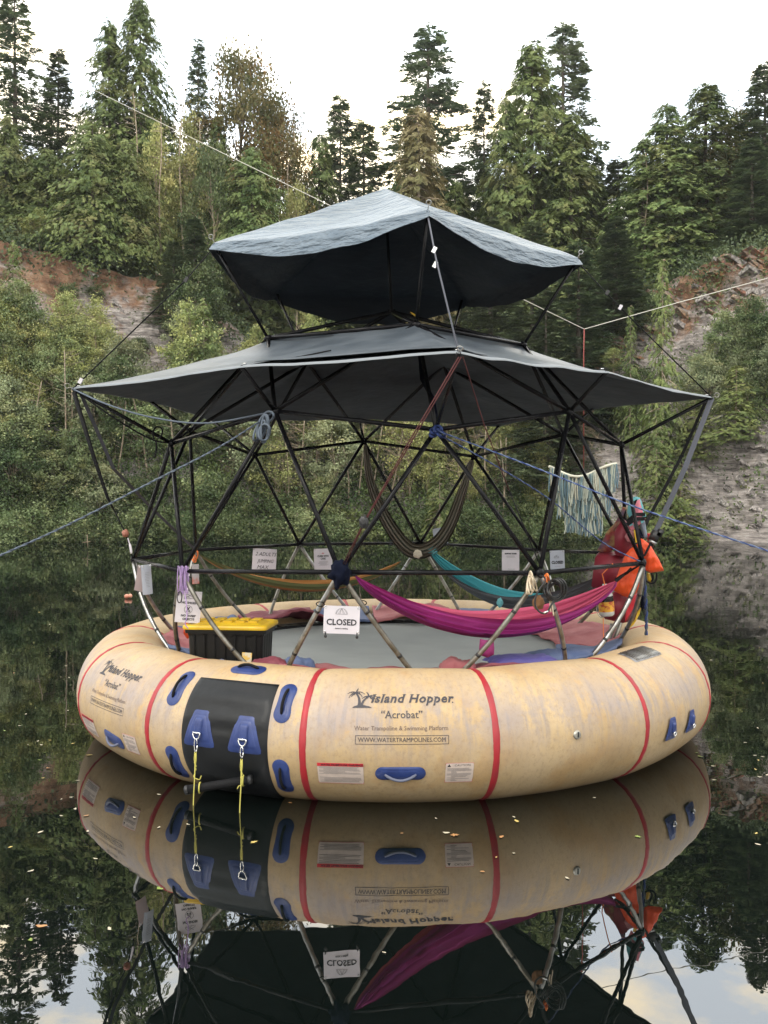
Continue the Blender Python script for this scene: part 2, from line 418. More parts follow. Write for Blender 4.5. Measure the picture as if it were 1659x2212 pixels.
# ================================================================== foliage makers (numpy)
def leafmat(name, dark, light, sc=0.9, rand=0.18, trans=0.25, warm=None):
    return mat(name, dark, 0.6, col2=light, scale=sc, contrast=(0.40, 0.62), rand=rand, trans=trans, spec=0.25, detail=5, hue_noise=(warm, 0.5, 0.5, 0.75) if warm else None)
L_fir = leafmat('dark fir needles', (0.070, 0.102, 0.056), (0.160, 0.205, 0.100))
L_cedar = leafmat('cedar sprays', (0.090, 0.134, 0.046), (0.211, 0.262, 0.090), warm=(0.243, 0.218, 0.090))
L_bright = leafmat('bright young cedar', (0.095, 0.135, 0.045), (0.19, 0.23, 0.075), warm=(0.22, 0.21, 0.09))
L_brown = leafmat('browning cedar', (0.192, 0.154, 0.077), (0.307, 0.243, 0.128), warm=(0.166, 0.179, 0.077))
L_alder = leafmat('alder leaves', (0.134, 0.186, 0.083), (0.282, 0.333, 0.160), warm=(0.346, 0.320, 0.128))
L_alderD = leafmat('shady alder leaves', (0.06, 0.092, 0.04), (0.135, 0.175, 0.075), warm=(0.16, 0.17, 0.07))  # darker leaf copy, shade of the low bank painted into the colour
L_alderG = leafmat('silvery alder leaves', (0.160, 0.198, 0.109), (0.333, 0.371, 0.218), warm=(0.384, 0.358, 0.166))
L_alderY = leafmat('sunny alder leaves', (0.205, 0.243, 0.090), (0.435, 0.448, 0.179), warm=(0.461, 0.410, 0.166))  # paler, yellower leaf copy with the sunlit look put into the colour
L_maple = leafmat('turning maple leaves', (0.090, 0.109, 0.045), (0.192, 0.160, 0.064), warm=(0.333, 0.166, 0.064))
L_under = leafmat('undergrowth leaves', (0.045, 0.077, 0.028), (0.141, 0.192, 0.070), sc=0.7, rand=0, warm=(0.192, 0.192, 0.077))
L_twig = mat('dry twigs', (0.26, 0.20, 0.13), 0.85, col2=(0.15, 0.12, 0.09), scale=2)

def unit(a): return a / np.maximum(np.linalg.norm(a, axis=1, keepdims=True), 1e-6)
def blades(c, d, nrm, l, wd):
    d = unit(d); s = unit(np.cross(d, nrm)); l = l[:, None]; wd = wd[:, None]
    return np.stack([c, c + d * l * .45 + s * wd * .5, c + d * l, c + d * l * .45 - s * wd * .5], axis=1)
def conifer(seed, Ht, R, nbr, per, style='fir', pw=0.9, bare=0.08, ln=0.42, wd=0.15, gap=0.0):
    r = np.random.default_rng(seed)
    u = r.random(nbr); hz = bare + (1 - bare) * (u ** 1.15); hz = np.sort(hz)
    whorl = (np.floor(hz * Ht / 0.55) * 0.55 / Ht) if style == 'fir' else hz
    hz = hz * .35 + whorl * .65 if style == 'fir' else hz
    az = r.random(nbr) * 2 * np.pi
    prof = (1 - hz) ** pw
    if style == 'cedar': prof = np.minimum(1.0, (1 - hz) ** pw * 1.15) * np.where(hz < .15, .8 + hz * 1.3, 1)
    ln_b = R * prof * r.uniform(0.55, 1.12, nbr) * (1 + .18 * np.sin(az * 2 + seed)) + 0.25
    up0 = r.uniform(-0.05, 0.25, nbr) if style == 'fir' else r.uniform(-.35, .15, nbr)
    NB = 8                                   # blades to a spray
    k = np.repeat(np.arange(nbr), np.maximum((per / NB * (ln_b / R + .15)).astype(int), 2)); n = len(k)
    t = r.random(n) ** 0.62 * .95 + .05
    L_ = ln_b[k]; a = az[k] + r.normal(0, .10, n) * t
    rad = L_ * t
    if style == 'fir':
        z = hz[k] * Ht + up0[k] * rad - 0.22 * rad * t + r.normal(0, .05, n) + (t ** 2) * L_ * .10
    else:
        z = hz[k] * Ht + up0[k] * rad - 0.35 * rad * t + r.normal(0, .10, n)
    side = r.normal(0, 1, n) * L_ * (1 - t) * .22 + r.normal(0, .06, n)
    c = np.stack([np.cos(a) * rad - np.sin(a) * side, np.sin(a) * rad + np.cos(a) * side, z], axis=1)
    o = np.stack([np.cos(a), np.sin(a), np.zeros(n)], axis=1); sd = np.stack([-np.sin(a), np.cos(a), np.zeros(n)], axis=1)
    m = r.choice([-1, 1], n)[:, None] * r.uniform(.1, 1.0, n)[:, None]
    if style == 'fir': d = o * .9 + sd * m + np.array([0, 0, 1]) * r.normal(-.10, .15, n)[:, None]
    else: d = o * .7 + sd * m * .7 + np.array([0, 0, -1]) * r.uniform(.2, 1.2, n)[:, None]
    d = unit(d); nr0 = unit(np.array([[0, 0, 1.0]]) + o * (.55 if style != 'fir' else .1) + r.normal(0, .28, (n, 3)))
    sp_ = unit(np.cross(d, nr0)); S = ln * 1.15 * r.uniform(.5, 1.25, n)
    Qs = []
    for q in range(NB):
        f = (q + .3) / NB; sg = 1 if q % 2 else -1
        cc_ = c + d * (S * f)[:, None] + np.array([0, 0, -1]) * (S * f * f * (.30 if style != 'fir' else .08))[:, None]
        dq = unit(d * (.75 + .5 * f) + sp_ * sg * (1.05 - .8 * f) + r.normal(0, .10, (n, 3)) + np.array([0, 0, -.25 if style != 'fir' else 0.]))
        Qs.append(blades(cc_, dq, nr0 + r.normal(0, .22, (n, 3)), ln * (.85 - .45 * f) * r.uniform(.7, 1.15, n), wd * r.uniform(.7, 1.2, n)))
    Q = np.concatenate(Qs)
    # leader
    nl = 60; zt = Ht * (1 - r.random(nl) * .06); cc = np.stack([r.normal(0, .05, nl), r.normal(0, .05, nl), zt], 1)
    Q2 = blades(cc, r.normal(0, 1, (nl, 3)) + [0, 0, .6], r.normal(0, 1, (nl, 3)), np.full(nl, ln * .7), np.full(nl, wd * .8))
    return np.concatenate([Q, Q2]), (az, hz, ln_b, up0)
def conifer_trunk(Ht, rad, info, Rk=0.25, nlimb=40, seed=0):
    parts = [sweep([(0, 0, -1.0), (0, 0, Ht * .4), (0.03, 0, Ht * .8), (0, 0, Ht * .985)], [rad * 1.15, rad * .75, rad * .3, .02], 7)]
    az, hz, lb, up = info; idx = np.linspace(0, len(az) - 1, nlimb).astype(int)
    for i in idx:
        a, z, l = az[i], hz[i] * Ht, lb[i] * .85
        parts.append(sweep([(0, 0, z), (math.cos(a) * l * .5, math.sin(a) * l * .5, z + up[i] * l * .5 - .05 * l), (math.cos(a) * l, math.sin(a) * l, z + up[i] * l - .22 * l)], [.05, .035, .012], 4, caps=False))
    return join_geo(parts)
def broadleaf(seed, Ht, R, nclu, per, size, z0=.25, sig=.45, aspect=1.0, droop=0.0):
    r = np.random.default_rng(seed)
    cc = []
    while len(cc) < nclu:
        p = r.uniform(-1, 1, 3)
        q = np.linalg.norm(p)
        if q < 1 and q > r.random() * .75: cc.append(p)
    cc = np.array(cc); cz = z0 + (1 - z0) * (cc[:, 2] * .5 + .5)
    taper = 1.0 - 0.35 * np.abs(cc[:, 2]) - .15 * (cc[:, 2] > .4)
    C = np.stack([cc[:, 0] * R * taper, cc[:, 1] * R * taper, cz * Ht], 1)
    k = np.repeat(np.arange(nclu), per); n = len(k)
    sg = sig * r.uniform(.6, 1.3, nclu)[k]
    c = C[k] + r.normal(0, 1, (n, 3)) * sg[:, None] * [1, 1, .7]
    d = r.normal(0, 1, (n, 3)) + [0, 0, -droop]; nr = r.normal(0, .6, (n, 3)) + [0, 0, 1.0]
    l = size * r.uniform(.6, 1.3, n)
    return blades(c, d, nr, l, l * .72 * aspect), C
def broad_trunk(Ht, rad, C, seed, lean=0.0, n=26):
    r = random.Random(seed)
    mid = Vector((r.uniform(-.3, .3), r.uniform(-.3, .3), Ht * .45)); top = Vector((lean + r.uniform(-.3, .3), r.uniform(-.3, .3), Ht * .92))
    parts = [sweep(smooth_path([(0, 0, -1), mid * .5, mid, top], 4), [rad * (1 - i / 13) + .015 for i in range(13)], 7)]
    for i in r.sample(range(len(C)), min(n, len(C))):
        c = Vector(C[i]); z = max(.15 * Ht, c.z - .25 * Ht * r.random() - .4); t = z / Ht
        s = mid * (t / .45) if t < .45 else mid.lerp(top, (t - .45) / .47)
        m = s.lerp(c, .5) + Vector((0, 0, .12 * (c - s).length))
        parts.append(sweep([s, m, c], [rad * .28 + .01, rad * .16 + .008, .01], 4, caps=False))
    return join_geo(parts)

PROTO = {}
def proto(key, Q, crown_mat, trunk, trunk_mat):
    cm = quads_np(key + '_crown', Q, crown_mat); tm = mesh(key + '_trunk', *trunk); tm.materials.append(trunk_mat)
    PROTO[key] = (cm, tm)
for i in range(3):
    Q, inf = conifer(10 + i, 20, 3.6, 620, 165, 'fir', 0.80, ln=.30, wd=.10); proto('fir%d' % i, Q, L_fir, conifer_trunk(20, .24, inf), M_bark)
for i in range(2):
    Q, inf = conifer(20 + i, 20, 3.6, 300, 190, 'fir', 0.75, bare=.22, ln=.31, wd=.10); proto('sparse%d' % i, Q, L_fir, conifer_trunk(20, .24, inf, nlimb=90), M_bark)
for i in range(3):
    Q, inf = conifer(30 + i, 16, 3.3, 640, 150, 'cedar', 0.72, bare=.0, ln=.27, wd=.078); proto('cedar%d' % i, Q, L_cedar, conifer_trunk(16, .2, inf), M_bark)
Q, inf = conifer(40, 14, 2.1, 560, 110, 'cedar', 0.5, bare=.05, ln=.28, wd=.07); proto('brown0', Q, L_brown, conifer_trunk(14, .16, inf, nlimb=120), M_pale)
for i in range(2):
    Q, inf = conifer(50 + i, 10, 2.3, 300, 80, 'cedar', 1.0, bare=.0, ln=.25, wd=.07); proto('young%d' % i, Q, L_bright, conifer_trunk(10, .08, inf), M_pale)
for i in range(3):
    Q, inf = conifer(35 + i, 10, 4.0, 560, 165, 'cedar', 0.55, bare=.0, ln=.25, wd=.075); proto('wide%d' % i, Q, L_cedar, conifer_trunk(10, .2, inf), M_bark)
for i in range(3):
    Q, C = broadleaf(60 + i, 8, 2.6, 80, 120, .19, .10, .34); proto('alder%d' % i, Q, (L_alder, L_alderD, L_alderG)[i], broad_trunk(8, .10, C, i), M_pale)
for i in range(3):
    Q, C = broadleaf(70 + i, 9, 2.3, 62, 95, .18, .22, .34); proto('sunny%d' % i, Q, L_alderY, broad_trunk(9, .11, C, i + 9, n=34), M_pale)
for i in range(2):
    Q, C = broadleaf(80 + i, 16, 4.6, 150, 150, .21, .22, .6); proto('maple%d' % i, Q, L_maple, broad_trunk(16, .22, C, i + 5, n=40), M_bark)
for i in range(3):
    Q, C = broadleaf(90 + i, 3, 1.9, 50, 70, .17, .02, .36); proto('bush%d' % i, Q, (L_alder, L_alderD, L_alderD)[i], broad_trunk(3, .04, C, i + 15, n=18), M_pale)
# bare twiggy sapling
def bare(seed, Ht, n):
    r = random.Random(seed); parts = []
    main = smooth_path([(0, 0, -.3), (r.uniform(-.3, .3), 0, Ht * .4), (r.uniform(-.6, .6), r.uniform(-.3, .3), Ht)], 5)
    parts.append(sweep(main, [.06 * (1 - i / 11.5) + .008 for i in range(len(main))], 5))
    for k in range(n):
        s = main[r.randrange(2, len(main) - 1)]; a = r.random() * 6.28; l = Ht * r.uniform(.12, .32)
        e = s + Vector((math.cos(a) * l, math.sin(a) * l, l * r.uniform(-.1, .7))); m = s.lerp(e, .5) + Vector((0, 0, .08 * l))
        parts.append(sweep([s, m, e], [.024, .017, .008], 3, caps=False))
        for j in range(4):
            q = m.lerp(e, r.random()); e2 = q + Vector((r.uniform(-1, 1), r.uniform(-1, 1), r.uniform(-.3, .8))) * l * .35
            parts.append(sweep([q, e2], [.013, .006], 3, caps=False))
    return join_geo(parts)
bare_meshes = []
for i in range(3):
    me = mesh('bare_sapling_branches', *bare(i, 6, 34)); me.materials.append(L_twig); bare_meshes.append(me)

def tree(key, name, px, pytop, Y, width=None, base=None, label='', cat='tree', group=None, rz=None, zoff=0, lean=0):
    """a tree whose tip is seen at (px, pytop) of the frame, standing Y metres away"""
    tip = at(px, pytop, Y)
    zb = (at(px, base, Y).z if base is not None else ground_z(tip.x, Y)) + zoff
    cm, tm = PROTO[key]
    h0 = max(v.co.z for v in tm.vertices)
    zz = tip.z - zb; s = zz / h0
    o = empty(name, (tip.x, Y, zb), label, cat, group)
    rr = rng.uniform(0, 6.28) if rz is None else rz
    sx = s if width is None else width
    for nme, me in (('crown', cm), ('trunk', tm)):
        c = bpy.data.objects.new(nme, me); COL.objects.link(c); c.parent = o
    o.rotation_euler = (0, lean, rr); o.scale = (sx, sx, s)
    return o

def sky_mark(px):
    for lim, t in [(80, 'behind the corner fir'), (190, 'behind the broad bright cedar'), (330, 'behind the tallest cedar'), (450, 'behind the pale trunks'), (560, 'behind the rusty maple'), (660, 'behind the bare snag'), (830, 'behind the spiky fir above the tarp'),
                   (1000, 'behind the tall open fir'), (1100, 'behind the narrow spire'), (1270, 'behind the big broad cedar'), (1370, 'in the dip of the skyline'), (1480, 'behind the wide right hand cedar'), (1580, 'behind the tallest right hand cedar')]:
        if px < lim: return t
    return 'behind the fir at the right edge'
def bank_mark(px, t):
    w_ = 'at the waterline' if t < 1.2 else 'low on the bank' if t < 3 else 'midway up the bank' if t < 5.5 else 'high on the bank'
    for lim, q in [(20, 'at the far left edge'), (110, 'left of the left outrigger tip'), (200, 'below the left outrigger tip'), (290, 'left of the dome'), (390, 'behind the left dome legs'), (480, 'behind the striped hammock'), (620, 'above the handwritten jumping notice'), (720, 'above the camp notice'), (800, 'behind the doubled red line'),
                   (900, 'inside the loop of the brown hammock'), (1000, 'right of the brown hammock'), (1080, 'above the teal hammock'), (1180, 'above the support notice'), (1345, 'around the yarn hanging'), (1450, 'behind the vest cluster'), (1560, 'right of the grey strap')]:
        if px < lim: return w_ + ' ' + q
    return w_ + ' by the right edge'
rng = random.Random(11)
G_R = 'conifers standing along the far cliff edge'
# --- trees one can tell apart on the skyline
tree('sparse0', 'fir_tree', 32, -30, 74, 1.25, None, 'tall ragged fir cut by the top left corner, trunk showing', 'tree')
tree('fir0', 'fir_tree', 126, 108, 76, .95, None, 'pointed dark conifer between the corner fir and the tall twin cedars', 'tree')
tree('cedar0', 'cedar_tree', 302, -8, 78, 1.5, None, 'tallest shaggy cedar on the left bank, its tip touching the top of the sky', 'tree')
tree('cedar1', 'cedar_tree', 236, 45, 77, 1.35, None, 'second tallest shaggy cedar leaning against the tallest one', 'tree')
tree('fir1', 'fir_tree', 428, 85, 79, .8, None, 'slim dark spire rising between the tall cedar and the rusty maple', 'tree')
tree('maple0', 'maple_tree', 520, 128, 80, 1.15, None, 'rounded broad tree with rust tinted leaves right of the tall cedars', 'tree')
tree('maple1', 'maple_tree', 590, 260, 82, .9, None, 'loose dark leafy tree behind the bare snag on the left ridge', 'tree')
tree('wide2', 'cedar_tree', 200, 262, 68.5, 1.0, 548, 'broad bright cedar with skirts to the ground at the left cliff edge', 'tree')
tree('wide0', 'cedar_tree', 272, 300, 69.5, .85, 552, 'wide feathery cedar overhanging the rusty bank beside the broad bright one', 'tree')
tree('wide1', 'cedar_tree', 100, 320, 69.5, .9, 545, 'bushy cedar at the left cliff edge nearest the corner fir', 'tree')
tree('wide2', 'cedar_tree', 10, 250, 70, .9, 535, 'dark cedar cut by the left side of the view above the rusty bank', 'tree')
tree('wide1', 'cedar_tree', 545, 318, 71, .85, 560, 'green cedar directly left of the upper tarp', 'tree')
tree('cedar0', 'cedar_tree', 470, 250, 78, .9, None, 'cedar half hidden behind the pale birch trunks', 'tree')
tree('fir2', 'fir_tree', 735, 212, 84, 1.2, None, 'spiky fir rising over the left slope of the upper tarp', 'tree')
tree('cedar2', 'cedar_tree', 690, 290, 82, 1.3, None, 'rounded green conifer left of the spiky fir above the tarp', 'tree')
tree('fir0', 'fir_tree', 785, 262, 84, 1.4, None, 'dark conifer right of the spiky fir above the tarp', 'tree')
tree('sparse1', 'fir_tree', 924, 62, 84, 2.1, None, 'tall open fir with see-through level branches above the tarp peak', 'tree')
tree('brown0', 'cedar_tree', 903, 232, 76, 1.6, None, 'brown dying cedar with twiggy crown in front of the tall open fir', 'tree')
tree('fir1', 'fir_tree', 1046, 178, 84, 1.0, None, 'narrow spire between the tall open fir and the big double-topped cedar', 'tree')
tree('cedar0', 'cedar_tree', 1150, 88, 80, 2.0, None, 'big broad cedar with ragged crown right of centre', 'tree')
tree('cedar1', 'cedar_tree', 1092, 210, 79, 1.3, None, 'grey green conifer on the near side of the big broad cedar', 'tree')
tree('sparse0', 'fir_tree', 1215, 54, 85, 1.9, None, 'tall dark fir with long boughs reaching right behind the big cedar', 'tree')
tree('cedar2', 'cedar_tree', 1235, 250, 78, 1.7, None, 'lower right shoulder cedar below the long fir boughs', 'tree')
tree('fir2', 'fir_tree', 1292, 330, 82, .7, None, 'small spire in the dip of the skyline right of the big cedar', 'tree')
tree('fir0', 'fir_tree', 1335, 345, 80, 1.3, None, 'short pointed conifer at the left foot of the wide cedar group', 'tree')
tree('cedar0', 'cedar_tree', 1525, 180, 76, 1.8, None, 'high crowned cedar in the right hand group, tallest of the group', 'tree')
tree('cedar1', 'cedar_tree', 1440, 225, 75, 1.6, None, 'wide cedar left of the tallest one in the right hand group', 'tree')
tree('cedar2', 'cedar_tree', 1390, 300, 74, 1.3, None, 'green cedar at the left flank of the right hand group', 'tree')
tree('maple1', 'maple_tree', 1588, 255, 78, .95, None, 'orange tinged broad tree between the cedar group and the right edge fir', 'tree')
tree('fir1', 'fir_tree', 1652, 138, 75, 1.2, None, 'dark fir cut by the right side of the view', 'tree')
tree('fir2', 'fir_tree', 1625, 300, 72, 1.0, None, 'dark fir low against the right edge above the slate wall', 'tree')
for px, py, Y, wd, lb in [(338, 285, 71.5, .95, 'loose pale leafed tree around the leftmost pale trunk'), (412, 262, 72.5, 1.0, 'loose pale leafed tree around the tallest pale trunk'), (455, 330, 71, .8, 'lower leafy tree right of the pale trunks'), (640, 420, 74, .8, 'leafy tree just left of the upper tarp ridge'), (85, 455, 67, .55, 'thin pale leafy tree at the brink in front of the cedars')]:
    tree(('sunny%d' if px != 455 else 'alder%d') % rng.randrange(3), 'leafy_tree', px, py, Y, wd, None, lb, 'tree')
# --- darker firs on the slope behind and right of the tarps
for (px, py, Y, wd, lb) in [(1250, 520, 63, 1.15, 'drooping dark fir behind the right corner of the upper tarp'), (1150, 480, 66, 1.2, 'broad dark fir behind the right slope of the upper tarp'),
                            (1060, 470, 70, 1.2, 'dark fir standing just above the right slope of the upper tarp'), (1330, 470, 68, 1.1, 'fir hanging over the top of the right rock face'),
                            (1180, 620, 60, 1.0, 'low spreading fir beside the hanging white line'), (420, 470, 66, .8, 'small dark fir at the brink right of the rusty bank'), (375, 520, 66, .6, 'little fir below the pale birch trunks')]:
    tree('fir%d' % rng.randrange(3), 'fir_tree', px, py, Y, wd * .9, None, lb)
for (px, py, Y, wd, lb) in [(30, 520, 60, .75, 'young fir standing alone on the rusty bank at the far left'), (15, 640, 58, 1.0, 'dark young fir on the lower left bank'), (440, 645, 60, 1.0, 'bright young cedar below the left end of the upper tarp'),
                            (1432, 560, 57.5, .85, 'tall slender bright cedar in front of the right rock face'), (1362, 660, 60, .5, 'smaller bright cedar left of the tall slender one'),
                            (1418, 900, 55, 1.05, 'bright cedar sapling growing at the water beside the rock wall'), (1470, 1010, 54.5, .9, 'low bright cedar leaning over the water below the rock wall'),
                            (1590, 790, 56, 1.0, 'bright young cedar on the ledge above the rock wall'), (1500, 850, 57, .9, 'young cedar on the ledge behind the right strap'),
                            (950, 1000, 56, .8, 'young cedar by the water seen through the dome')]:
    tree('young%d' % rng.randrange(2), 'young_cedar', px, py, Y, wd, None, lb, 'tree')
# --- further forest rows
for k in range(66):
    px = -80 + 1830 * (k + rng.random() * .8) / 66; Y = rng.uniform(80, 92)
    dip = np.interp(px, [0, 330, 560, 640, 800, 900, 1250, 1330, 1450, 1700], [330, 230, 300, 450, 400, 330, 300, 480, 300, 300])
    tree(rng.choice(['fir0', 'fir1', 'fir2', 'cedar0', 'cedar1', 'cedar2', 'cedar0', 'cedar2']), 'conifer', px, dip + rng.uniform(0, 130), Y, rng.uniform(1.0, 1.4), None,
         'conifer deep in the forest row ' + sky_mark(px), 'tree', 'conifers in the forest behind the skyline trees')
for k in range(34):     # the forest goes on beyond both sides of the view
    px = rng.uniform(1780, 3300) if k % 3 else rng.uniform(-1100, -110); Y = rng.uniform(56, 80) if px > 0 else rng.uniform(66, 84)
    x_ = (px - CX) / F * Y; th_ = math.atan2(x_, Y - CEN[1]); 
    if math.hypot(x_, Y - CEN[1]) < shore_at(th_) + 11: Y *= 1.2; x_ *= 1.2
    key_ = rng.choice(['fir0', 'fir1', 'cedar0', 'cedar1', 'cedar2']); o = empty('conifer', (x_, Y, ground_z(x_, Y) - .2), 'conifer past the %s edge of the view' % ('right' if px > 0 else 'left'), 'tree', 'conifers past the edges of the view')
    s_ = rng.uniform(.6, 1.0); o.scale = (s_ * 1.2, s_ * 1.2, s_); o.rotation_euler = (0, 0, rng.uniform(0, 6.28))
    for nme, me in (('crown', PROTO[key_][0]), ('trunk', PROTO[key_][1])):
        c = bpy.data.objects.new(nme, me); COL.objects.link(c); c.parent = o
# --- pale birch-like trunks
for (px, y0, y1, Y, lb) in [(348, 500, 250, 70, 'pale thin trunk with few leaves, leftmost of the trunk group'), (397, 500, 225, 71, 'tallest pale trunk crossed by the white line'),
                            (430, 500, 260, 72, 'pale trunk rightmost of the group before the dark fir'), (292, 480, 200, 72, 'thin pale trunk in front of the tall cedar'), (627, 420, 262, 78, 'bare broken snag left of the spiky fir'), (1392, 560, 330, 73, 'thin pale trunk in the right hand cedar group')]:
    a, c = at(px, y0, Y), at(px + rng.uniform(-6, 6), y1, Y)
    o = empty('dead_tree', a, lb, 'tree')
    pts = smooth_path([a - Vector((0, 0, 2)), a.lerp(c, .3) + Vector((rng.uniform(-.4, .4), 0, 0)), a.lerp(c, .65) + Vector((rng.uniform(-.4, .4), 0, 0)), c], 4)
    bp = [sweep(pts, [.06 * (1 - i / 15) + .015 for i in range(len(pts))], 6)]
    for j in range(34):
        s = a.lerp(c, rng.uniform(.35, .98)); ang = rng.random() * 6.28; l = rng.uniform(.3, 1.2)
        bp.append(sweep([s, s + Vector((math.cos(ang) * l, math.sin(ang) * l, l * rng.uniform(-.2, .6)))], [.02, .008], 3, caps=False))
    obj('trunk', *join_geo(bp), M_pale, o)
# fallen trunk on the rusty bank
a, c = at(338, 588, 67.5), at(432, 676, 67.5)
tube('fallen_tree', smooth_path([a, a.lerp(c, .5) + Vector((.1, 0, .12)), c], 4), [.07, .07, .065, .06, .055, .05, .045, .04, .03], M_pale, None, 6)
tag(bpy.data.objects['fallen_tree'], 'pale fallen trunk lying slanted across the rusty bank', 'tree trunk')

# --- alders and bushes on the bank
def scatter(key, name, n, x0, x1, f0, f1, s0, s1, label, group, cat='tree'):
    for k in range(n):
        px = rng.uniform(x0, x1); th = qcol(px, 62); t = rng.uniform(f0, f1); R_ = shore_at(th) + t
        X = CEN[0] + math.sin(th) * R_; Y = CEN[1] + math.cos(th) * R_; z = profile(th, t) - .2
        kk = key + str(rng.randrange(3))
        if 225 < px < 405 and t > 3.6 and key != 'bush': continue
        o = empty(name, (X, Y, z), label + ' ' + bank_mark(px, t), cat, group); s = rng.uniform(s0, s1)
        for nme, me in (('crown', PROTO[kk][0]), ('trunk', PROTO[kk][1])):
            c = bpy.data.objects.new(nme, me); COL.objects.link(c); c.parent = o
        o.rotation_euler = (rng.uniform(.0, .12), 0, rng.uniform(0, 6.28)); o.scale = (s, s, s * rng.uniform(.85, 1.15))
scatter('alder', 'alder_tree', 32, -90, 480, -.2, 5.6, .5, .8, 'leafy green alder', 'alders on the left bank')
scatter('sunny', 'alder_tree', 40, -60, 470, 1.5, 6.8, .4, .65, 'pale yellowish alder', 'pale alders on the left bank')
scatter('sunny', 'alder_tree', 36, 400, 1200, .0, 8, .5, .85, 'sunlit yellow green alder', 'alders behind the dome')
scatter('alder', 'alder_tree', 24, 400, 1220, -.2, 9, .45, .85, 'plain green alder', 'green alders behind the dome')
scatter('alder', 'alder_tree', 13, 1500, 1720, 4.0, 7.0, .4, .7, 'ledge alder', 'alders above the rock wall')
scatter('bush', 'bush', 44, -90, 480, -1.3, .6, .5, .9, 'low shady bush', 'waterside bushes on the left bank', 'bush')
scatter('bush', 'bush', 56, 470, 1300, -1.3, .6, .45, .85, 'low leafy bush', 'waterside bushes behind the dome', 'bush')
scatter('bush', 'bush', 16, 1240, 1420, 4, 12, .35, .8, 'small bush on broken rock', 'bushes on the right rock slope', 'bush')
scatter('bush', 'bush', 5, 1240, 1420, -.6, .6, .4, .7, 'small rockfoot bush', 'bushes at the foot of the rock slope', 'bush')
scatter('bush', 'bush', 10, 100, 440, 8, 12.4, .2, .5, 'small bush on rusty soil', 'bushes on the rusty upper bank', 'bush')
tree('sunny1', 'yellow_shrub', 1325, 755, 61, .35, 815, 'golden leaved shrub on the rock slope right of the hanging strap', 'bush')
for k in range(26):
    px = rng.uniform(430, 1260); th = qcol(px, 60); t = rng.uniform(.3, 5); R_ = shore_at(th) + t
    o = bpy.data.objects.new('bare_sapling', rng.choice(bare_meshes)); COL.objects.link(o)
    o.location = (CEN[0] + math.sin(th) * R_, CEN[1] + math.cos(th) * R_, profile(th, t) - .2); s = rng.uniform(.6, 1.25); o.scale = (s, s, s); o.rotation_euler = (rng.uniform(-.1, .45), rng.uniform(-.3, .3), rng.uniform(0, 6.28))
    tag(o, 'pale leafless sapling ' + bank_mark(px, t), 'tree', 'bare saplings behind the dome')
for k in range(6):
    px = rng.uniform(20, 420); th = qcol(px, 60); t = rng.uniform(2, 8); R_ = shore_at(th) + t
    o = bpy.data.objects.new('bare_sapling', rng.choice(bare_meshes)); COL.objects.link(o)
    o.location = (CEN[0] + math.sin(th) * R_, CEN[1] + math.cos(th) * R_, profile(th, t)); o.scale = (.8, .8, .8); o.rotation_euler = (rng.uniform(-.1, .3), 0, rng.uniform(0, 6.28))
    tag(o, 'grey leafless sapling ' + bank_mark(px, t), 'tree', 'bare saplings on the left bank')
for k in range(24):   # slim pale trunks standing up through the thicket
    px = rng.uniform(560, 1200) if k % 4 else rng.uniform(20, 420); th = qcol(px, 58); t = rng.uniform(.2, 2.2); R0 = shore_at(th) + t
    a = Vector((CEN[0] + math.sin(th) * R0, CEN[1] + math.cos(th) * R0, profile(th, t) - .5)); hh = rng.uniform(4, 7.5)
    o = empty('slim_trunk_tree', a, 'slim pale trunked tree ' + bank_mark(px, t), 'tree', 'slim pale trunks in the waterside thicket')
    ln = Vector((rng.uniform(-.9, .9), -rng.uniform(.2, 1.2), hh)); pts = smooth_path([a, a + ln * .5 + Vector((rng.uniform(-.2, .2), 0, 0)), a + ln], 4)
    bp = [sweep(pts, [.055 * (1 - i / 10) + .015 for i in range(len(pts))], 5)]
    for j in range(12):
        q = a + ln * rng.uniform(.3, .98); ang = rng.random() * 6.28; l = rng.uniform(.4, 1.3); bp.append(sweep([q, q + Vector((math.cos(ang) * l, math.sin(ang) * l, l * rng.uniform(.0, .7)))], [.018, .007], 3, caps=False))
    obj('trunk', *join_geo(bp), M_pale, o)
# --- undergrowth: leaf litter and low plants that nobody could count
r = np.random.default_rng(3)
cs, szs = [], []
for k in range(5200):
    px = r.uniform(-120, 1760); th = qcol(px, 62)
    rocky = 1250 < px
    t = (abs(r.normal(0, 5.0)) if r.random() < .7 else r.uniform(-.8, .6)) if not rocky else r.uniform(0, 13)
    if t > 13: continue
    if rocky and (r.random() < .80): continue
    if px < 440 and t > 6.5 and r.random() < .85: continue
    R_ = shore_at(th) + t; p = np.array([CEN[0] + math.sin(th) * R_, CEN[1] + math.cos(th) * R_ , profile(th, t) + .25])
    cs.append(p + r.normal(0, 1, (30, 3)) * [.5, .35, .38] + [0, -.45, 0])
cs = np.concatenate(cs); n = len(cs)
l = r.uniform(.10, .24, n)
Q = blades(cs, r.normal(0, 1, (n, 3)), r.normal(0, .6, (n, 3)) + [0, 0, 1], l, l * .7)
link('undergrowth', quads_np('undergrowth', Q, L_under), smooth=False)
tag(bpy.data.objects['undergrowth'], kind='stuff')
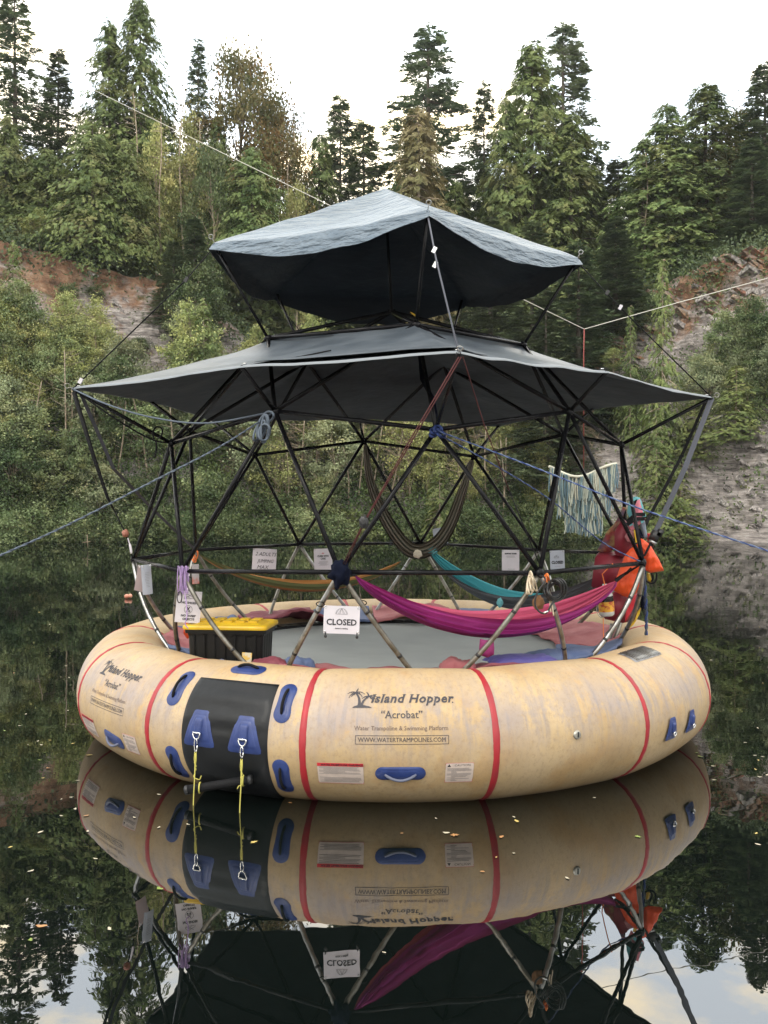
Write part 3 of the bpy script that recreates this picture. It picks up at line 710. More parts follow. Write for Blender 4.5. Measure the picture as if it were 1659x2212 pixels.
# forest floor behind the brink, dark litter under the trees
cs = []
for k in range(2600):
    px = r.uniform(-120, 1760); th = qcol(px, 70); t = r.uniform(11, 24); R_ = shore_at(th) + t
    cs.append(np.array([CEN[0] + math.sin(th) * R_, CEN[1] + math.cos(th) * R_, profile(th, t) + .4]) + r.normal(0, 1, (16, 3)) * [.6, .6, .45])
cs = np.concatenate(cs); n = len(cs); l = r.uniform(.18, .36, n)
Q = blades(cs, r.normal(0, 1, (n, 3)), r.normal(0, .6, (n, 3)) + [0, 0, 1], l, l * .6)
link('forest_floor_plants', quads_np('forest_floor_plants', Q, L_fir), smooth=False)
tag(bpy.data.objects['forest_floor_plants'], kind='stuff')


# the faintly misty evening air over the lake
V, Fc = box_geo((0, 8, 22.0), 284, 284, 49)
mh = bpy.data.materials.new('evening air'); mh.use_nodes = True; nt = mh.node_tree; nt.nodes.remove(nt.nodes['Principled BSDF'])
pv = nt.nodes.new('ShaderNodeVolumePrincipled'); pv.inputs['Density'].default_value = 0.00020; pv.inputs['Color'].default_value = (.9, .93, .95, 1)
nt.links.new(pv.outputs[0], nt.nodes['Material Output'].inputs['Volume'])
hz = obj('haze', V, Fc, mh, smooth=False); hz['kind'] = 'stuff'
# ================================================================== THE FLOATING TRAMPOLINE
TC = Vector((0.09, 10.05, 0.0)); RC, RT, ZT = 2.68, 0.505, 0.47
NS = 14; SEAM0 = math.radians(13.3); SSTEP = 2 * math.pi / NS
def tube_pt(az, phi, off=0.0):
    """az: 0 faces the camera, grows to the right; phi: 0 outward, 90 deg up"""
    q = (az - SEAM0) / SSTEP; q -= math.floor(q); loc = (q - 0.5) * SSTEP; dist = min(q, 1 - q) * SSTEP * RC
    poly = math.cos(SSTEP / 2) / math.cos(loc)
    Rr = RC * (1 + 0.55 * (poly - 1)) + .02
    r = RT * (1 - 0.020 * math.exp(-(dist / 0.05) ** 2) + 0.006 * math.cos(loc / SSTEP * 2 * math.pi))
    if dist < .28:
        r += (0.0016 * math.sin(phi * 47 + math.sin(az * 50) * 2) + .0030 * noise.noise(Vector((phi * 9, az * 4, 2)))) * (1 - dist / .28) ** 1.5
    rad = Rr + (r + off) * math.cos(phi)
    z = ZT + (r + off) * math.sin(phi) * 1.0
    return Vector((TC.x + rad * math.sin(az), TC.y - rad * math.cos(az), z))
def tube_solve(px, py):
    best = (1e9, 0, 0)
    for i in range(-75, 76, 2):
        for j in range(-70, 100, 3):
            a, f = math.radians(i), math.radians(j); x, y = proj(tube_pt(a, f)); e = (x - px) ** 2 + (y - py) ** 2
            if e < best[0]: best = (e, a, f)
    _, a, f = best
    for _i in range(30):
        x, y = proj(tube_pt(a, f)); d = 1e-4
        xa, ya = proj(tube_pt(a + d, f)); xf, yf = proj(tube_pt(a, f + d))
        J = np.array([[(xa - x) / d, (xf - x) / d], [(ya - y) / d, (yf - y) / d]]); 
        try: s = np.linalg.solve(J, np.array([px - x, py - y]))
        except Exception: break
        a += max(-.1, min(.1, s[0])); f += max(-.1, min(.1, s[1]))
    return a, f
RO = RC + RT
def on_tube(a0, f0, u, v, off=0.004):
    """u metres to the right, v metres up along the skin, from the spot (a0, f0)"""
    f = f0 + v / RT
    rad = RC + RT * math.cos(f0)
    return tube_pt(a0 + u / rad, f, off)

raft = empty('water_trampoline', (TC.x, TC.y, 0), 'round beige inflatable water trampoline with red seams floating on the dark lake', 'water trampoline')
# skin
mv = bpy.data.materials.new('weathered beige vinyl'); mv.use_nodes = True
nt = mv.node_tree; N = nt.nodes; L = nt.links; b = N['Principled BSDF']; b.inputs['Roughness'].default_value = 0.55; b.inputs['Specular IOR Level'].default_value = 0.35
tc = N.new('ShaderNodeTexCoord')
def nz2(scale, st=None, detail=8, rough=.6, coord='UV'):
    n = N.new('ShaderNodeTexNoise'); n.inputs['Scale'].default_value = scale; n.inputs['Detail'].default_value = detail; n.inputs['Roughness'].default_value = rough
    if st:
        m = N.new('ShaderNodeMapping'); m.inputs['Scale'].default_value = st; L.new(tc.outputs[coord], m.inputs[0]); L.new(m.outputs[0], n.inputs['Vector'])
    else: L.new(tc.outputs[coord], n.inputs['Vector'])
    return n.outputs['Fac']
def mth(op, a, bb):
    m = N.new('ShaderNodeMath'); m.operation = op
    for i, v in enumerate((a, bb)):
        if isinstance(v, (int, float)): m.inputs[i].default_value = v
        else: L.new(v, m.inputs[i])
    return m.outputs[0]
def vcol(c):
    r_ = N.new('ShaderNodeRGB'); r_.outputs[0].default_value = (*c, 1); return r_.outputs[0]
beige = ramp(nz2(1.3), [(0.34, (0.40, 0.275, 0.14)), (0.52, (0.47, 0.34, 0.185)), (0.66, (0.51, 0.38, 0.225))])
orange_ = vcol((0.43, 0.245, 0.085))
base = mixc(ramp(nz2(2.1, None, 6), [(0.53, (0, 0, 0)), (0.62, (.38, .38, .38))]), beige, orange_)
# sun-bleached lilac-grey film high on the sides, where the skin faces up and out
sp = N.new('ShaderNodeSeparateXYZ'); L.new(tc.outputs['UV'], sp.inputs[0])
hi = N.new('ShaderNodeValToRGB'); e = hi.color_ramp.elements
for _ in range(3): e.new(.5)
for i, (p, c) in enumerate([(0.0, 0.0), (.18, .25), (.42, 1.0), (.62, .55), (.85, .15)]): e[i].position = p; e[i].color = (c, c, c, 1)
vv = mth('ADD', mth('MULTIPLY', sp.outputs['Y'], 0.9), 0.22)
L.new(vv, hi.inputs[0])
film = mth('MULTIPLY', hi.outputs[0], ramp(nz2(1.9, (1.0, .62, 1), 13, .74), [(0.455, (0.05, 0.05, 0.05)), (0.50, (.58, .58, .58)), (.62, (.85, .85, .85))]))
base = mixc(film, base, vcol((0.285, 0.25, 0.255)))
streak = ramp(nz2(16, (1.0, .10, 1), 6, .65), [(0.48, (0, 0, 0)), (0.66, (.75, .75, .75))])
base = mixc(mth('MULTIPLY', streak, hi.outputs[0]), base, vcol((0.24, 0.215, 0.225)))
dirt = ramp(nz2(26, (1, .8, 1), 9, .8), [(0.50, (0, 0, 0)), (0.70, (.60, .60, .60))])
base = mixc(dirt, base, vcol((0.24, 0.165, 0.10)))
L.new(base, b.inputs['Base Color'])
bm = N.new('ShaderNodeBump'); bm.inputs['Strength'].default_value = 0.35; bm.inputs['Distance'].default_value = 0.012
L.new(mth('ADD', nz2(7, (1, .7, 1), 5), mth('MULTIPLY', nz2(60), .25)), bm.inputs['Height']); L.new(bm.outputs[0], b.inputs['Normal'])
nu, nv = 504, 72; V, UV = [], []
for i in range(nu):
    for j in range(nv):
        a, f = 2 * math.pi * i / nu - math.pi, 2 * math.pi * j / nv - math.pi * .75
        V.append(tube_pt(a, f)); UV.append((a * RO, f * RT))
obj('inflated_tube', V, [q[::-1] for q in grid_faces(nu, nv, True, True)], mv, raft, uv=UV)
for k in range(NS):
    a0 = SEAM0 + k * SSTEP; V = []
    for j in range(61):
        f = math.radians(-110 + 280 * j / 60); wid = .026
        for s, o in ((-1, .001), (-.8, .006), (0, .008), (.8, .006), (1, .001)): V.append(tube_pt(a0 + s * wid / RO * (1 + .06 * math.sin(f * 9)), f, o))
    obj('seam_band', V, [q[::-1] for q in grid_faces(61, 5)], M_redband, raft)

def skin_patch(name, a0, f0, outline, h, matl, parent, p=4, off=0.003, rings=7):
    """raised patch on the skin; outline = list of (u, v) metres, star-shaped round the origin"""
    V = [on_tube(a0, f0, 0, 0, off + h)]; n = len(outline)
    for r_ in range(1, rings + 1):
        s = r_ / rings; hh = off + h * max(0, 1 - s ** p) ** .5
        for (u, v) in outline: V.append(on_tube(a0, f0, u * s, v * s, hh))
    Fc = [(0, 1 + k, 1 + (k + 1) % n) for k in range(n)]
    for r_ in range(rings - 1):
        for k in range(n):
            a = 1 + r_ * n; Fc.append((a + k, a + n + k, a + n + (k + 1) % n, a + (k + 1) % n))
    return obj(name, V, Fc, matl, parent)
def stadium(l, wd, rot=0.0, n=12):
    P = []
    for k in range(n + 1):
        a = -math.pi / 2 + math.pi * k / n; P.append((l / 2 - wd / 2 + wd / 2 * math.cos(a), wd / 2 * math.sin(a)))
    P += [(-x, -y) for x, y in P]
    c, s = math.cos(rot), math.sin(rot)
    return [(x * c - y * s, x * s + y * c) for x, y in P]
def quad_outline(pts, n=6, rr=.12):
    """polygon with densified sides and slightly rounded corners"""
    out = []; m = len(pts)
    for i in range(m):
        a, c, d = Vector((*pts[i - 1], 0)), Vector((*pts[i], 0)), Vector((*pts[(i + 1) % m], 0))
        p0, p1 = c.lerp(a, rr), c.lerp(d, rr)
        for t in (0, .5, 1): q = p0.lerp(c, t).lerp(c.lerp(p1, t), t); out.append((q.x, q.y))
        e = d.lerp(c, rr)
        for k in range(1, n): q = p1.lerp(e, k / n); out.append((q.x, q.y))
    return out
# --- black boarding panel
aL, _ = tube_solve(392, 1590); aR, _ = tube_solve(578, 1600); _, fT = tube_solve(510, 1470)
V = []; UV = []
for i in range(25):
    for j in range(61):
        a = aL + (aR - aL) * i / 24; f = math.radians(-75) + (fT - math.radians(-75)) * j / 60
        o = .015 + .0075 * math.sin(j / 60 * 46 + .15 * math.sin(i * .4)) * (1 if 36 < j < 58 else .15) * math.exp(-abs(i - 12) / 9)
        if i in (0, 24) or j in (0, 60): o = .001
        V.append(tube_pt(a, f, o)); UV.append((i * .05, j * .03))
obj('boarding_panel', V, [q[::-1] for q in grid_faces(25, 61)], M_blackrubber, raft, uv=UV)
# --- grab handles: blue oval patch with a dark cord grip
def handle(px, py, rot, length=.33, wide=.135, bow=.028, grip=M_blackrope, down=0.0):
    a0, f0 = tube_solve(px, py)
    p_ = skin_patch('handle_patch', a0, f0, stadium(length, wide, rot), .010, M_bluevinyl, raft)
    skin_patch('patch_rim', a0, f0, stadium(length * .86, wide * .66, rot), .009, M_bluevinyl, p_, off=.006)
    c, s = math.cos(rot), math.sin(rot); pts = []
    for k in range(13):
        t = k / 12; x = (t - .5) * length * .62; y = -down * 4 * t * (1 - t)
        pts.append(on_tube(a0, f0, x * c - y * s, x * s + y * c, .014 + bow * 4 * t * (1 - t)))
    g = tube('grip', pts, [.0075 if k in (0, 12) else .0115 for k in range(13)], grip, p_, 8)
    for k in (0, 12):
        m = Matrix.Identity(3); 
    return p_
V90 = math.pi / 2
handle(537, 1446, 0.0, .31, .15)
handle(389, 1483, V90 - .05); handle(616, 1516, V90 - .04)
handle(381, 1650, V90 + .05); handle(611, 1681, V90 + .02)
handle(865, 1671, 0.0, .37, .11, .03, mat('grey cord', (.10, .11, .16), .7), down=.03)
handle(246, 1597, -.12, .34, .12, .03, MATS['grey cord'], down=.03)
# --- blue trapezoid anchor patches with D-rings
def anchor(px, py, size, ring=True, rot=0):
    a0, f0 = tube_solve(px, py); s = size
    o = quad_outline([(-.52 * s, -.46 * s), (.52 * s, -.46 * s), (.24 * s, .46 * s), (-.24 * s, .46 * s)])
    p_ = skin_patch('anchor_patch', a0, f0, o, .006, M_bluevinyl, raft, p=10, off=.016)
    skin_patch('patch_step', a0, f0, [(x * .74, y * .74) for x, y in o], .006, M_bluevinyl, p_, p=12, off=.021)
    skin_patch('ring_strap', a0, f0, quad_outline([(-.12 * s, -.16 * s), (.12 * s, -.16 * s), (.12 * s, .26 * s), (-.12 * s, .26 * s)]), .016, M_bluevinyl, p_, p=6, off=.026)
    r_ = .115 * s; pts = []
    for k in range(17):
        t = math.pi * k / 16; pts.append(on_tube(a0, f0, r_ * math.cos(t), -.10 * s - r_ * 1.35 * math.sin(t), .045))
    pts.append(pts[0]); tube('d_ring', pts, .006, M_chrome, p_, 6)
    return on_tube(a0, f0, 0, -.10 * s - r_ * 1.35, .05)
ringL = anchor(433, 1573, .29); ringR = anchor(530, 1587, .29)
anchor(1449, 1573, .20); anchor(1490, 1556, .20)
# --- inflation valve
a0, f0 = tube_solve(1246, 1587)
circ = [(.034 * math.cos(t * math.pi / 12), .034 * math.sin(t * math.pi / 12)) for t in range(24)]
vl = skin_patch('valve', a0, f0, circ, .014, mat('valve metal', (.35, .34, .30), .35, .7), raft, p=6)
skin_patch('valve_slot', a0, f0, quad_outline([(-.006, -.022), (.008, -.018), (.012, .024), (-.004, .02)]), .004, M_blackplastic, vl, off=.017)
# --- silver mesh patch on the upper right
a0, f0 = tube_solve(1383, 1411)
vp = skin_patch('silver_patch', a0, f0, quad_outline([(-.27, -.10), (.25, -.10), (.27, .10), (-.25, .10)], rr=.03), .006, mat('crumpled silver sheet', (.36, .36, .37), .3, .9, col2=(.10, .10, .10), scale=5, contrast=(.42, .58), bump=.9, bscale=22, bdist=.02), raft, p=14)
for k in range(15):
    u = -.22 + .46 * k / 14
    tube('rib', [on_tube(a0, f0, u + .02 * t - .01, -.09 + .18 * t, .012) for t in (0, .25, .5, .75, 1)], .0035, M_steel, vp, 5)

# ------------------------------------------------------------------ lettering
def text_geo(s, size, shear=0.0, bold=0.0, align='CENTER', spacing=1.0, sx=1.0, serif=0.0):
    cu = bpy.data.curves.new('t', 'FONT'); cu.body = s; cu.size = size; cu.shear = shear; cu.offset = bold; cu.align_x = align; cu.align_y = 'BOTTOM_BASELINE'
    cu.space_character = spacing; cu.resolution_u = 2; cu.fill_mode = 'FRONT'
    o = bpy.data.objects.new('t', cu); COL.objects.link(o)
    dg = bpy.context.evaluated_depsgraph_get(); me = o.evaluated_get(dg).to_mesh()
    V = [(v.co.x * sx, v.co.y) for v in me.vertices]; Fc = [tuple(p.vertices) for p in me.polygons]
    o.evaluated_get(dg).to_mesh_clear(); bpy.data.objects.remove(o); bpy.data.curves.remove(cu)
    if serif:
        def runs(y):
            iv = []
            for f in Fc:
                xs = []
                for i in range(len(f)):
                    (x0, y0), (x1, y1) = V[f[i]], V[f[(i + 1) % len(f)]]
                    if (y0 > y) != (y1 > y): xs.append(x0 + (x1 - x0) * (y - y0) / (y1 - y0))
                xs.sort(); iv += [(xs[k], xs[k + 1]) for k in range(0, len(xs) - 1, 2)]
            iv.sort(); out_ = []
            for a, c in iv:
                if out_ and a <= out_[-1][1] + 1e-5: out_[-1][1] = max(out_[-1][1], c)
                else: out_.append([a, c])
            return out_
        e = .02 * size; ys = sorted({round(v[1], 5) for v in V}); xh = runs(.0)
        cap = max(v[1] for v in V if v[1] < .80 * size); lv = [(0.0, 1), (cap, -1), (.505 * size, -1)]
        hh = .045 * size; ex = serif * size
        for y, dr in lv:
            inside = runs(y + dr * e * 1.6); outside = runs(y - dr * e)
            for a, c in inside:
                if c - a < .17 * size + abs(bold) * 2 and not any(o0 < c and o1 > a for o0, o1 in outside):
                    k = len(V); V += [(a - ex, y), (c + ex, y), (c + ex, y + dr * hh), (a - ex, y + dr * hh)]; Fc.append((k, k + 1, k + 2, k + 3))
    return V, Fc
def shift(g, dx, dy): return [(x + dx, y + dy) for x, y in g[0]], g[1]
def rect2(x0, y0, x1, y1, n=1):
    V = []; Fc = []
    for i in range(n + 1): t = i / n; V += [(x0 + (x1 - x0) * t, y0), (x0 + (x1 - x0) * t, y1)]
    for i in range(n): Fc.append((2 * i, 2 * i + 2, 2 * i + 3, 2 * i + 1))
    return V, Fc
def frame2(x0, y0, x1, y1, w_, n=12):
    return join2([rect2(x0, y0, x1, y0 + w_, n), rect2(x0, y1 - w_, x1, y1, n), rect2(x0, y0 + w_, x0 + w_, y1 - w_), rect2(x1 - w_, y0 + w_, x1, y1 - w_)])
def join2(parts):
    V, Fc = [], []
    for v, f in parts: k = len(V); V += list(v); Fc += [tuple(i + k for i in q) for q in f]
    return V, Fc
def line2(pts, w0, w1=None):
    w1 = w0 if w1 is None else w1; V = []; n = len(pts)
    for i, p in enumerate(pts):
        a = pts[max(i - 1, 0)]; c = pts[min(i + 1, n - 1)]; dx, dy = c[0] - a[0], c[1] - a[1]; l = math.hypot(dx, dy) or 1
        wd = (w0 + (w1 - w0) * i / (n - 1)) / 2; V += [(p[0] - dy / l * wd, p[1] + dx / l * wd), (p[0] + dy / l * wd, p[1] - dx / l * wd)]
    return V, [(2 * i, 2 * i + 1, 2 * i + 3, 2 * i + 2) for i in range(n - 1)]
def serif_text(s, size, **k):
    """plain letters given small foot and head strokes, for a bookish look"""
    return text_geo(s, size, **k)
def palm(s):
    """palm tree emblem, s metres tall, foot at the origin"""
    P = []
    def curve(pts, a, c_): return line2([(x * s, y * s) for x, y in pts], a * s, c_ * s)
    P.append(curve([(-.12, .05), (-.10, .25), (-.13, .45), (-.2, .60), (-.3, .74)], .15, .06))
    P.append(curve([(.02, .05), (.02, .2), (.08, .35), (.2, .48), (.3, .55)], .13, .06))
    P.append(([(x * s, y * s) for x, y in [(-.42, 0), (.48, 0), (.36, .07), (.10, .13), (-.12, .14), (-.32, .08)]], [(0, 1, 2, 3, 4, 5)]))
    def frond(cx, cy, ang, l, curl):
        pts = []; 
        for i in range(6): t = i / 5; pts.append((cx + l * t * math.cos(ang - curl * t), cy + l * t * math.sin(ang - curl * t)))
        V, Fc = line2([(x * s, y * s) for x, y in pts], .05 * s, .01 * s)
        for i in range(1, 6):
            x, y = pts[i]; w_ = .13 * s * (1 - .12 * i)
            k = len(V); V += [(x * s - .035 * s, y * s), (x * s + .035 * s, y * s), (x * s + .03 * s * (1 if ang < 1.57 else -1), y * s - w_)]; Fc.append((k, k + 1, k + 2))
        return V, Fc
    for a, l, c in [(2.9, .36, -.9), (2.3, .36, -.9), (1.5, .26, .2), (.8, .38, .9), (.2, .34, .8), (3.5, .26, -.4)]: P.append(frond(-.3, .76, a, l, c))
    for a, l, c in [(2.6, .30, -.8), (1.7, .26, -.3), (.9, .34, .9), (.2, .36, .7), (-.4, .30, .4), (3.2, .24, -.6)]: P.append(frond(.32, .56, a, l, c))
    return join2(P)
def print_on_tube(name, a0, f0, g, matl, off=.0032):
    V = [on_tube(a0, f0, x, y, off) for x, y in g[0]]
    return obj(name, V, g[1], matl, raft, smooth=False)
def logo(a0, f0):
    # origin: middle of the word 'Acrobat'
    print_on_tube('maker_name_lettering', a0, f0, join2([shift(text_geo('Island Hopper', .098, shear=.28, bold=.0028, sx=1.0, spacing=1.10, serif=.06), .075, .098),
                                                    shift(text_geo('.', .06, bold=.002), .385, .094)]), M_print)
    print_on_tube('palm_emblem', a0, f0, shift(palm(.165), -.30, .055), M_print)
    print_on_tube('model_name_lettering', a0, f0, shift(text_geo('\u201cAcrobat\u201d', .078, sx=.95, bold=.0004, serif=.05), 0, -.022), M_print)
    print_on_tube('product_lettering', a0, f0, shift(text_geo('Water Trampoline & Swimming Platform', .043, sx=.95, serif=.04), -.005, -.108), M_brownprint)
    print_on_tube('web_address_lettering', a0, f0, join2([shift(text_geo('WWW.WATERTRAMPOLINES.COM', .043, sx=.93, serif=.04), 0, -.190), frame2(-.335, -.208, .335, -.145, .0035)]), M_print)
aF, fF = tube_solve(868, 1545)
logo(aF, fF); logo(aF - 2 * SSTEP, fF)
# --- printed warning labels
def warn_label(a0, f0, wd, ht, red, head):
    lb = skin_patch('warning_label', a0, f0, quad_outline([(-wd / 2, -ht / 2), (wd / 2, -ht / 2), (wd / 2, ht / 2), (-wd / 2, ht / 2)], rr=.02), .0005, M_label, raft, p=20, off=.003)
    rr_ = random.Random(int(wd * 1000)); lines = []; y = ht / 2 - (.034 if red else .045)
    while y > -ht / 2 + .012:
        if rr_.random() > .12: lines.append(rect2(-wd / 2 + .012 + (.03 if rr_.random() < .4 else 0), y, wd / 2 - .015 - rr_.random() ** 3 * .12, y + .0028, 6))
        y -= .0088
    def put(nm, g, m_):
        V = [on_tube(a0, f0, x, y, .0052) for x, y in g[0]]; obj(nm, V, g[1], m_, lb, smooth=False)
    put('small_print', join2(lines), M_greyink)
    if red:
        put('header_bar', rect2(-wd / 2, ht / 2 - .026, wd / 2, ht / 2, 8), M_redink)
        g = shift(text_geo(head, .021, bold=.0005, sx=.95), .012, ht / 2 - .021); V = [on_tube(a0, f0, x, y, .0066) for x, y in g[0]]; obj('header_lettering', V, g[1], M_ink, lb, smooth=False)
    else:
        put('header_lettering', shift(text_geo(head, .022, sx=1.1, spacing=1.1), .02, ht / 2 - .026), M_ink)
        tri = [(-wd / 2 + .012, ht / 2 - .03), (-wd / 2 + .038, ht / 2 - .03), (-wd / 2 + .025, ht / 2 - .008)]; put('caution_triangle', (tri, [(0, 1, 2)]), M_ink)
    put('border', frame2(-wd / 2, -ht / 2, wd / 2, ht / 2, .002), M_redink)
a1, f1 = tube_solve(736, 1671); warn_label(a1, f1, .335, .175, True, 'WATER TRAMPOLINE WARNINGS')
a2, f2 = tube_solve(992, 1669); warn_label(a2, f2, .205, .165, False, 'CAUTION')
warn_label(a1 - 2 * SSTEP, f1, .335, .175, True, 'WATER TRAMPOLINE WARNINGS')
warn_label(a2 - 2 * SSTEP, f2, .205, .165, False, 'CAUTION')

# ------------------------------------------------------------------ jump bed, springs, pads
ZB = 0.77
V = [Vector((TC.x, TC.y, ZB - .05))]; nr, na = 16, 96
for i in range(1, nr + 1):
    r_ = 1.74 * i / nr
    for k in range(na):
        a = 2 * math.pi * k / na; V.append(Vector((TC.x + r_ * math.sin(a), TC.y - r_ * math.cos(a), ZB - .05 * (1 - (i / nr) ** 2))))
Fc = [(0, 1 + (k + 1) % na, 1 + k) for k in range(na)]
for i in range(nr - 1):
    for k in range(na): a = 1 + i * na; Fc.append((a + k, a + (k + 1) % na, a + na + (k + 1) % na, a + na + k))
bed = obj('jump_bed', V, Fc, M_bed, raft)
pts = [Vector((TC.x + 1.76 * math.sin(a), TC.y - 1.76 * math.cos(a), ZB + .004)) for a in [2 * math.pi * k / 96 for k in range(97)]]
tube('bed_hem', pts, .02, M_blackstrap, raft, 6)
for k in range(80):
    a = 2 * math.pi * k / 80
    tube('spring', [Vector((TC.x + r_ * math.sin(a), TC.y - r_ * math.cos(a), z)) for r_, z in ((1.77, ZB), (2.12, ZB - .02))], .012, M_steel, raft, 5)
pts = [Vector((TC.x + 2.14 * math.sin(a), TC.y - 2.14 * math.cos(a), ZB - .03)) for a in [2 * math.pi * k / 96 for k in range(97)]]
tube('bed_frame', pts, .03, M_steel, raft, 8)
def pad_piece(d0, d1, matl, name='safety_pad', r0=1.70, r1=2.36, z=ZB + .05, lift=0.0, seed=0, label=None, curl=0.0):
    V = []; n, m = 40, 14
    for i in range(n + 1):
        a = math.radians(d0 + (d1 - d0) * i / n)
        for j in range(m + 1):
            t = j / m; r_ = r0 + (r1 - r0) * t + .035 * noise.noise(Vector((i * .22, seed, t)))
            p = Vector((TC.x + r_ * math.sin(a), TC.y - r_ * math.cos(a), z))
            p.z += .045 * noise.noise(Vector((p.x * 2.6, p.y * 2.6, seed))) + .018 * noise.noise(Vector((p.x * 9, p.y * 9, seed))) + .10 * t ** 3
            e = min(i, n - i) / n; p.z += lift * math.exp(-((t - .0) / .5) ** 2) * math.sin(math.pi * i / n) + curl * max(0, i / n - .75) * 4 * (1 - t)
            V.append(p)
    nb_ = len(V); V2 = V + [v - Vector((0, 0, .03)) for v in V]; G = grid_faces(n + 1, m + 1); W = m + 1
    Fc = [q for q in G] + [tuple(x + nb_ for x in q[::-1]) for q in G]
    for j in range(m): Fc.append((j, j + 1, nb_ + j + 1, nb_ + j)); b0 = n * W; Fc.append((b0 + j + 1, b0 + j, nb_ + b0 + j, nb_ + b0 + j + 1))
    for i in range(n): Fc.append(((i + 1) * W, i * W, nb_ + i * W, nb_ + (i + 1) * W)); Fc.append((i * W + m, (i + 1) * W + m, nb_ + (i + 1) * W + m, nb_ + i * W + m))
    o = obj(name, V2, Fc, matl, raft)
    if label: o['label'] = label
segs = [(-24, 8, M_padred), (8, 32, M_paddark), (32, 78, M_padblue), (79, 128, M_padred), (129, 158, M_padblue), (159, 186, M_padred), (187, 205, M_padblue), (206, 232, M_paddark), (233, 262, M_padblue), (263, 290, M_padred), (291, 335, M_padblue)]
for i, (a, c, m_) in enumerate(segs):
    pad_piece(a, c, m_, seed=i * 3.1, lift=.16 if i in (7,) else (.06 if i in (5, 9) else .0), curl=.12 if i == 7 else 0)
# loose cloth humps and the purple mat
def cloth_blob(name, c, sx, sy, h, matl, parent, seed, rot=0, label=None, cat=None):
    V = []; n = 22; cr, sr = math.cos(rot), math.sin(rot)
    for i in range(n + 1):
        for j in range(n + 1):
            u, v = i / n * 2 - 1, j / n * 2 - 1
            x, y = u * sx / 2 * (1 + .12 * noise.noise(Vector((v * 2, seed, 1)))), v * sy / 2 * (1 + .12 * noise.noise(Vector((u * 2, seed, 4))))
            z = h * max(0, (1 - u ** 4) * (1 - v ** 4)) ** .6 * (.8 + .35 * noise.noise(Vector((u * 1.3, v * .9, seed))))
            z += .012 * noise.noise(Vector((u * 8, v * 3, seed)))
            V.append(Vector(c) + Vector((x * cr - y * sr, x * sr + y * cr, z)))
    o = obj(name, V, grid_faces(n + 1, n + 1), matl, parent)
    return tag(o, label, cat) if cat else (tag(o, label) if label else o)
cloth_blob('loose_flap', (.55, 12.05, ZB + .07), .62, .35, .16, M_padred, raft, 4)
cloth_blob('loose_flap', (.62, 8.05, ZB + .10), .30, .22, .10, M_padred, raft, 9)
cloth_blob('loose_flap', (-.72, 8.12, ZB + .10), .26, .16, .10, M_padblue, raft, 7, .3)
cloth_blob('loose_flap', (-.98, 8.10, ZB + .10), .34, .2, .09, M_paddark, raft, 3, .1)
cloth_blob('foam_mat', (1.20, 8.30, ZB + .12), .62, .30, .06, M_purple, None, 12, .22, 'purple foam mat lying at the front inner edge of the trampoline', 'mat')
cloth_blob('blanket', (1.62, 8.62, ZB + .10), .80, .36, .09, M_padblue, None, 22, .45, 'blue blanket bunched beside the purple foam mat', 'blanket')

# ================================================================== THE DOME
R_, YC, XC, ZE, PH, SQ = 2.6, 9.999, 0.080, 1.7066, math.radians(-9.173), .983
def sph(k, lat, f=1.0):
    a = PH + math.radians(36 * k); r = R_ * f * math.cos(lat)
    return Vector((XC + r * math.sin(a), YC - r * math.cos(a), ZE + R_ * f * math.sin(lat) * SQ))
LP, LH, LA = math.radians(26.565), math.radians(31.717), math.radians(58.28)
EQ = {0: (734, 1236), 1: (1166, 1238), 2: (1389, 1216), 4: (1164, 1188), 5: (908, 1173), 6: (647, 1176), 7: (423, 1188), 8: (288.5, 1208.5), 9: (394, 1234)}
UB = {0: (942, 928), 1: (1230, 889), 2: (1342, 960.5), 3: (1217, 939), 4: (1024, 986), 5: (786, 953), 6: (550.5, 983), 7: (410, 932), 8: (370, 957.5), 9: (594, 888)}
NODE = {}
for k in range(10):
    p = sph(k, 0); NODE['e', k] = at(*EQ[k], p.y) if k in EQ else p
    lat = LP if k % 2 == 0 else LH
    p = sph(k + .5, lat); NODE['u', k] = at(*UB[k], p.y)
for k in range(0, 10, 2): NODE['a', k] = sph(k + .5, LA)
NODE['t', 0] = sph(0, math.pi / 2)
for k in range(10):
    p = sph(k + .5, math.radians(-26)); d = Vector((p.x - XC, p.y - YC, 0)).normalized()
    NODE['f', k] = Vector((XC + d.x * 2.17, YC + d.y * 2.17, .66))
dome = empty('geodesic_dome', (XC, YC, ZB), 'black pipe geodesic dome frame standing on the inflatable ring', 'dome frame')
def strut(a, b, r=.0195, m=M_black, name='strut', bend=0.0, up=0.0):
    a, b = Vector(a), Vector(b); mid = (a + b) / 2; o = (mid - Vector((XC, YC, ZE))).normalized()
    n = 10 if bend else 1; pts = [a.lerp(b, i / n) + o * bend * 4 * (i / n) * (1 - i / n) for i in range(n + 1)]
    # flattened ends
    rr_ = [r] * len(pts)
    return tube(name, pts, rr_, m, dome, 10)
for k in range(10):
    E, U = NODE['e', k], NODE['u', k]
    strut(E, NODE['e', (k + 1) % 10], .0205); strut(E, U); strut(NODE['e', (k + 1) % 10], U)
    strut(U, NODE['u', (k + 1) % 10])
    pipe = M_oldpipe if k % 3 == 0 else M_steel
    FK = NODE['f', k]
    strut(E, FK, .021, pipe, 'bent_leg', .10); strut(NODE['e', (k + 1) % 10], FK, .021, M_steel if k % 2 else M_oldpipe, 'bent_leg', .10)
for k in range(0, 10, 2):
    A = NODE['a', k]; strut(NODE['u', k], A); strut(NODE['u', (k + 1) % 10], A); strut(NODE['u', (k - 1) % 10], A)
    strut(A, NODE['a', (k + 2) % 10]); strut(A, NODE['t', 0])
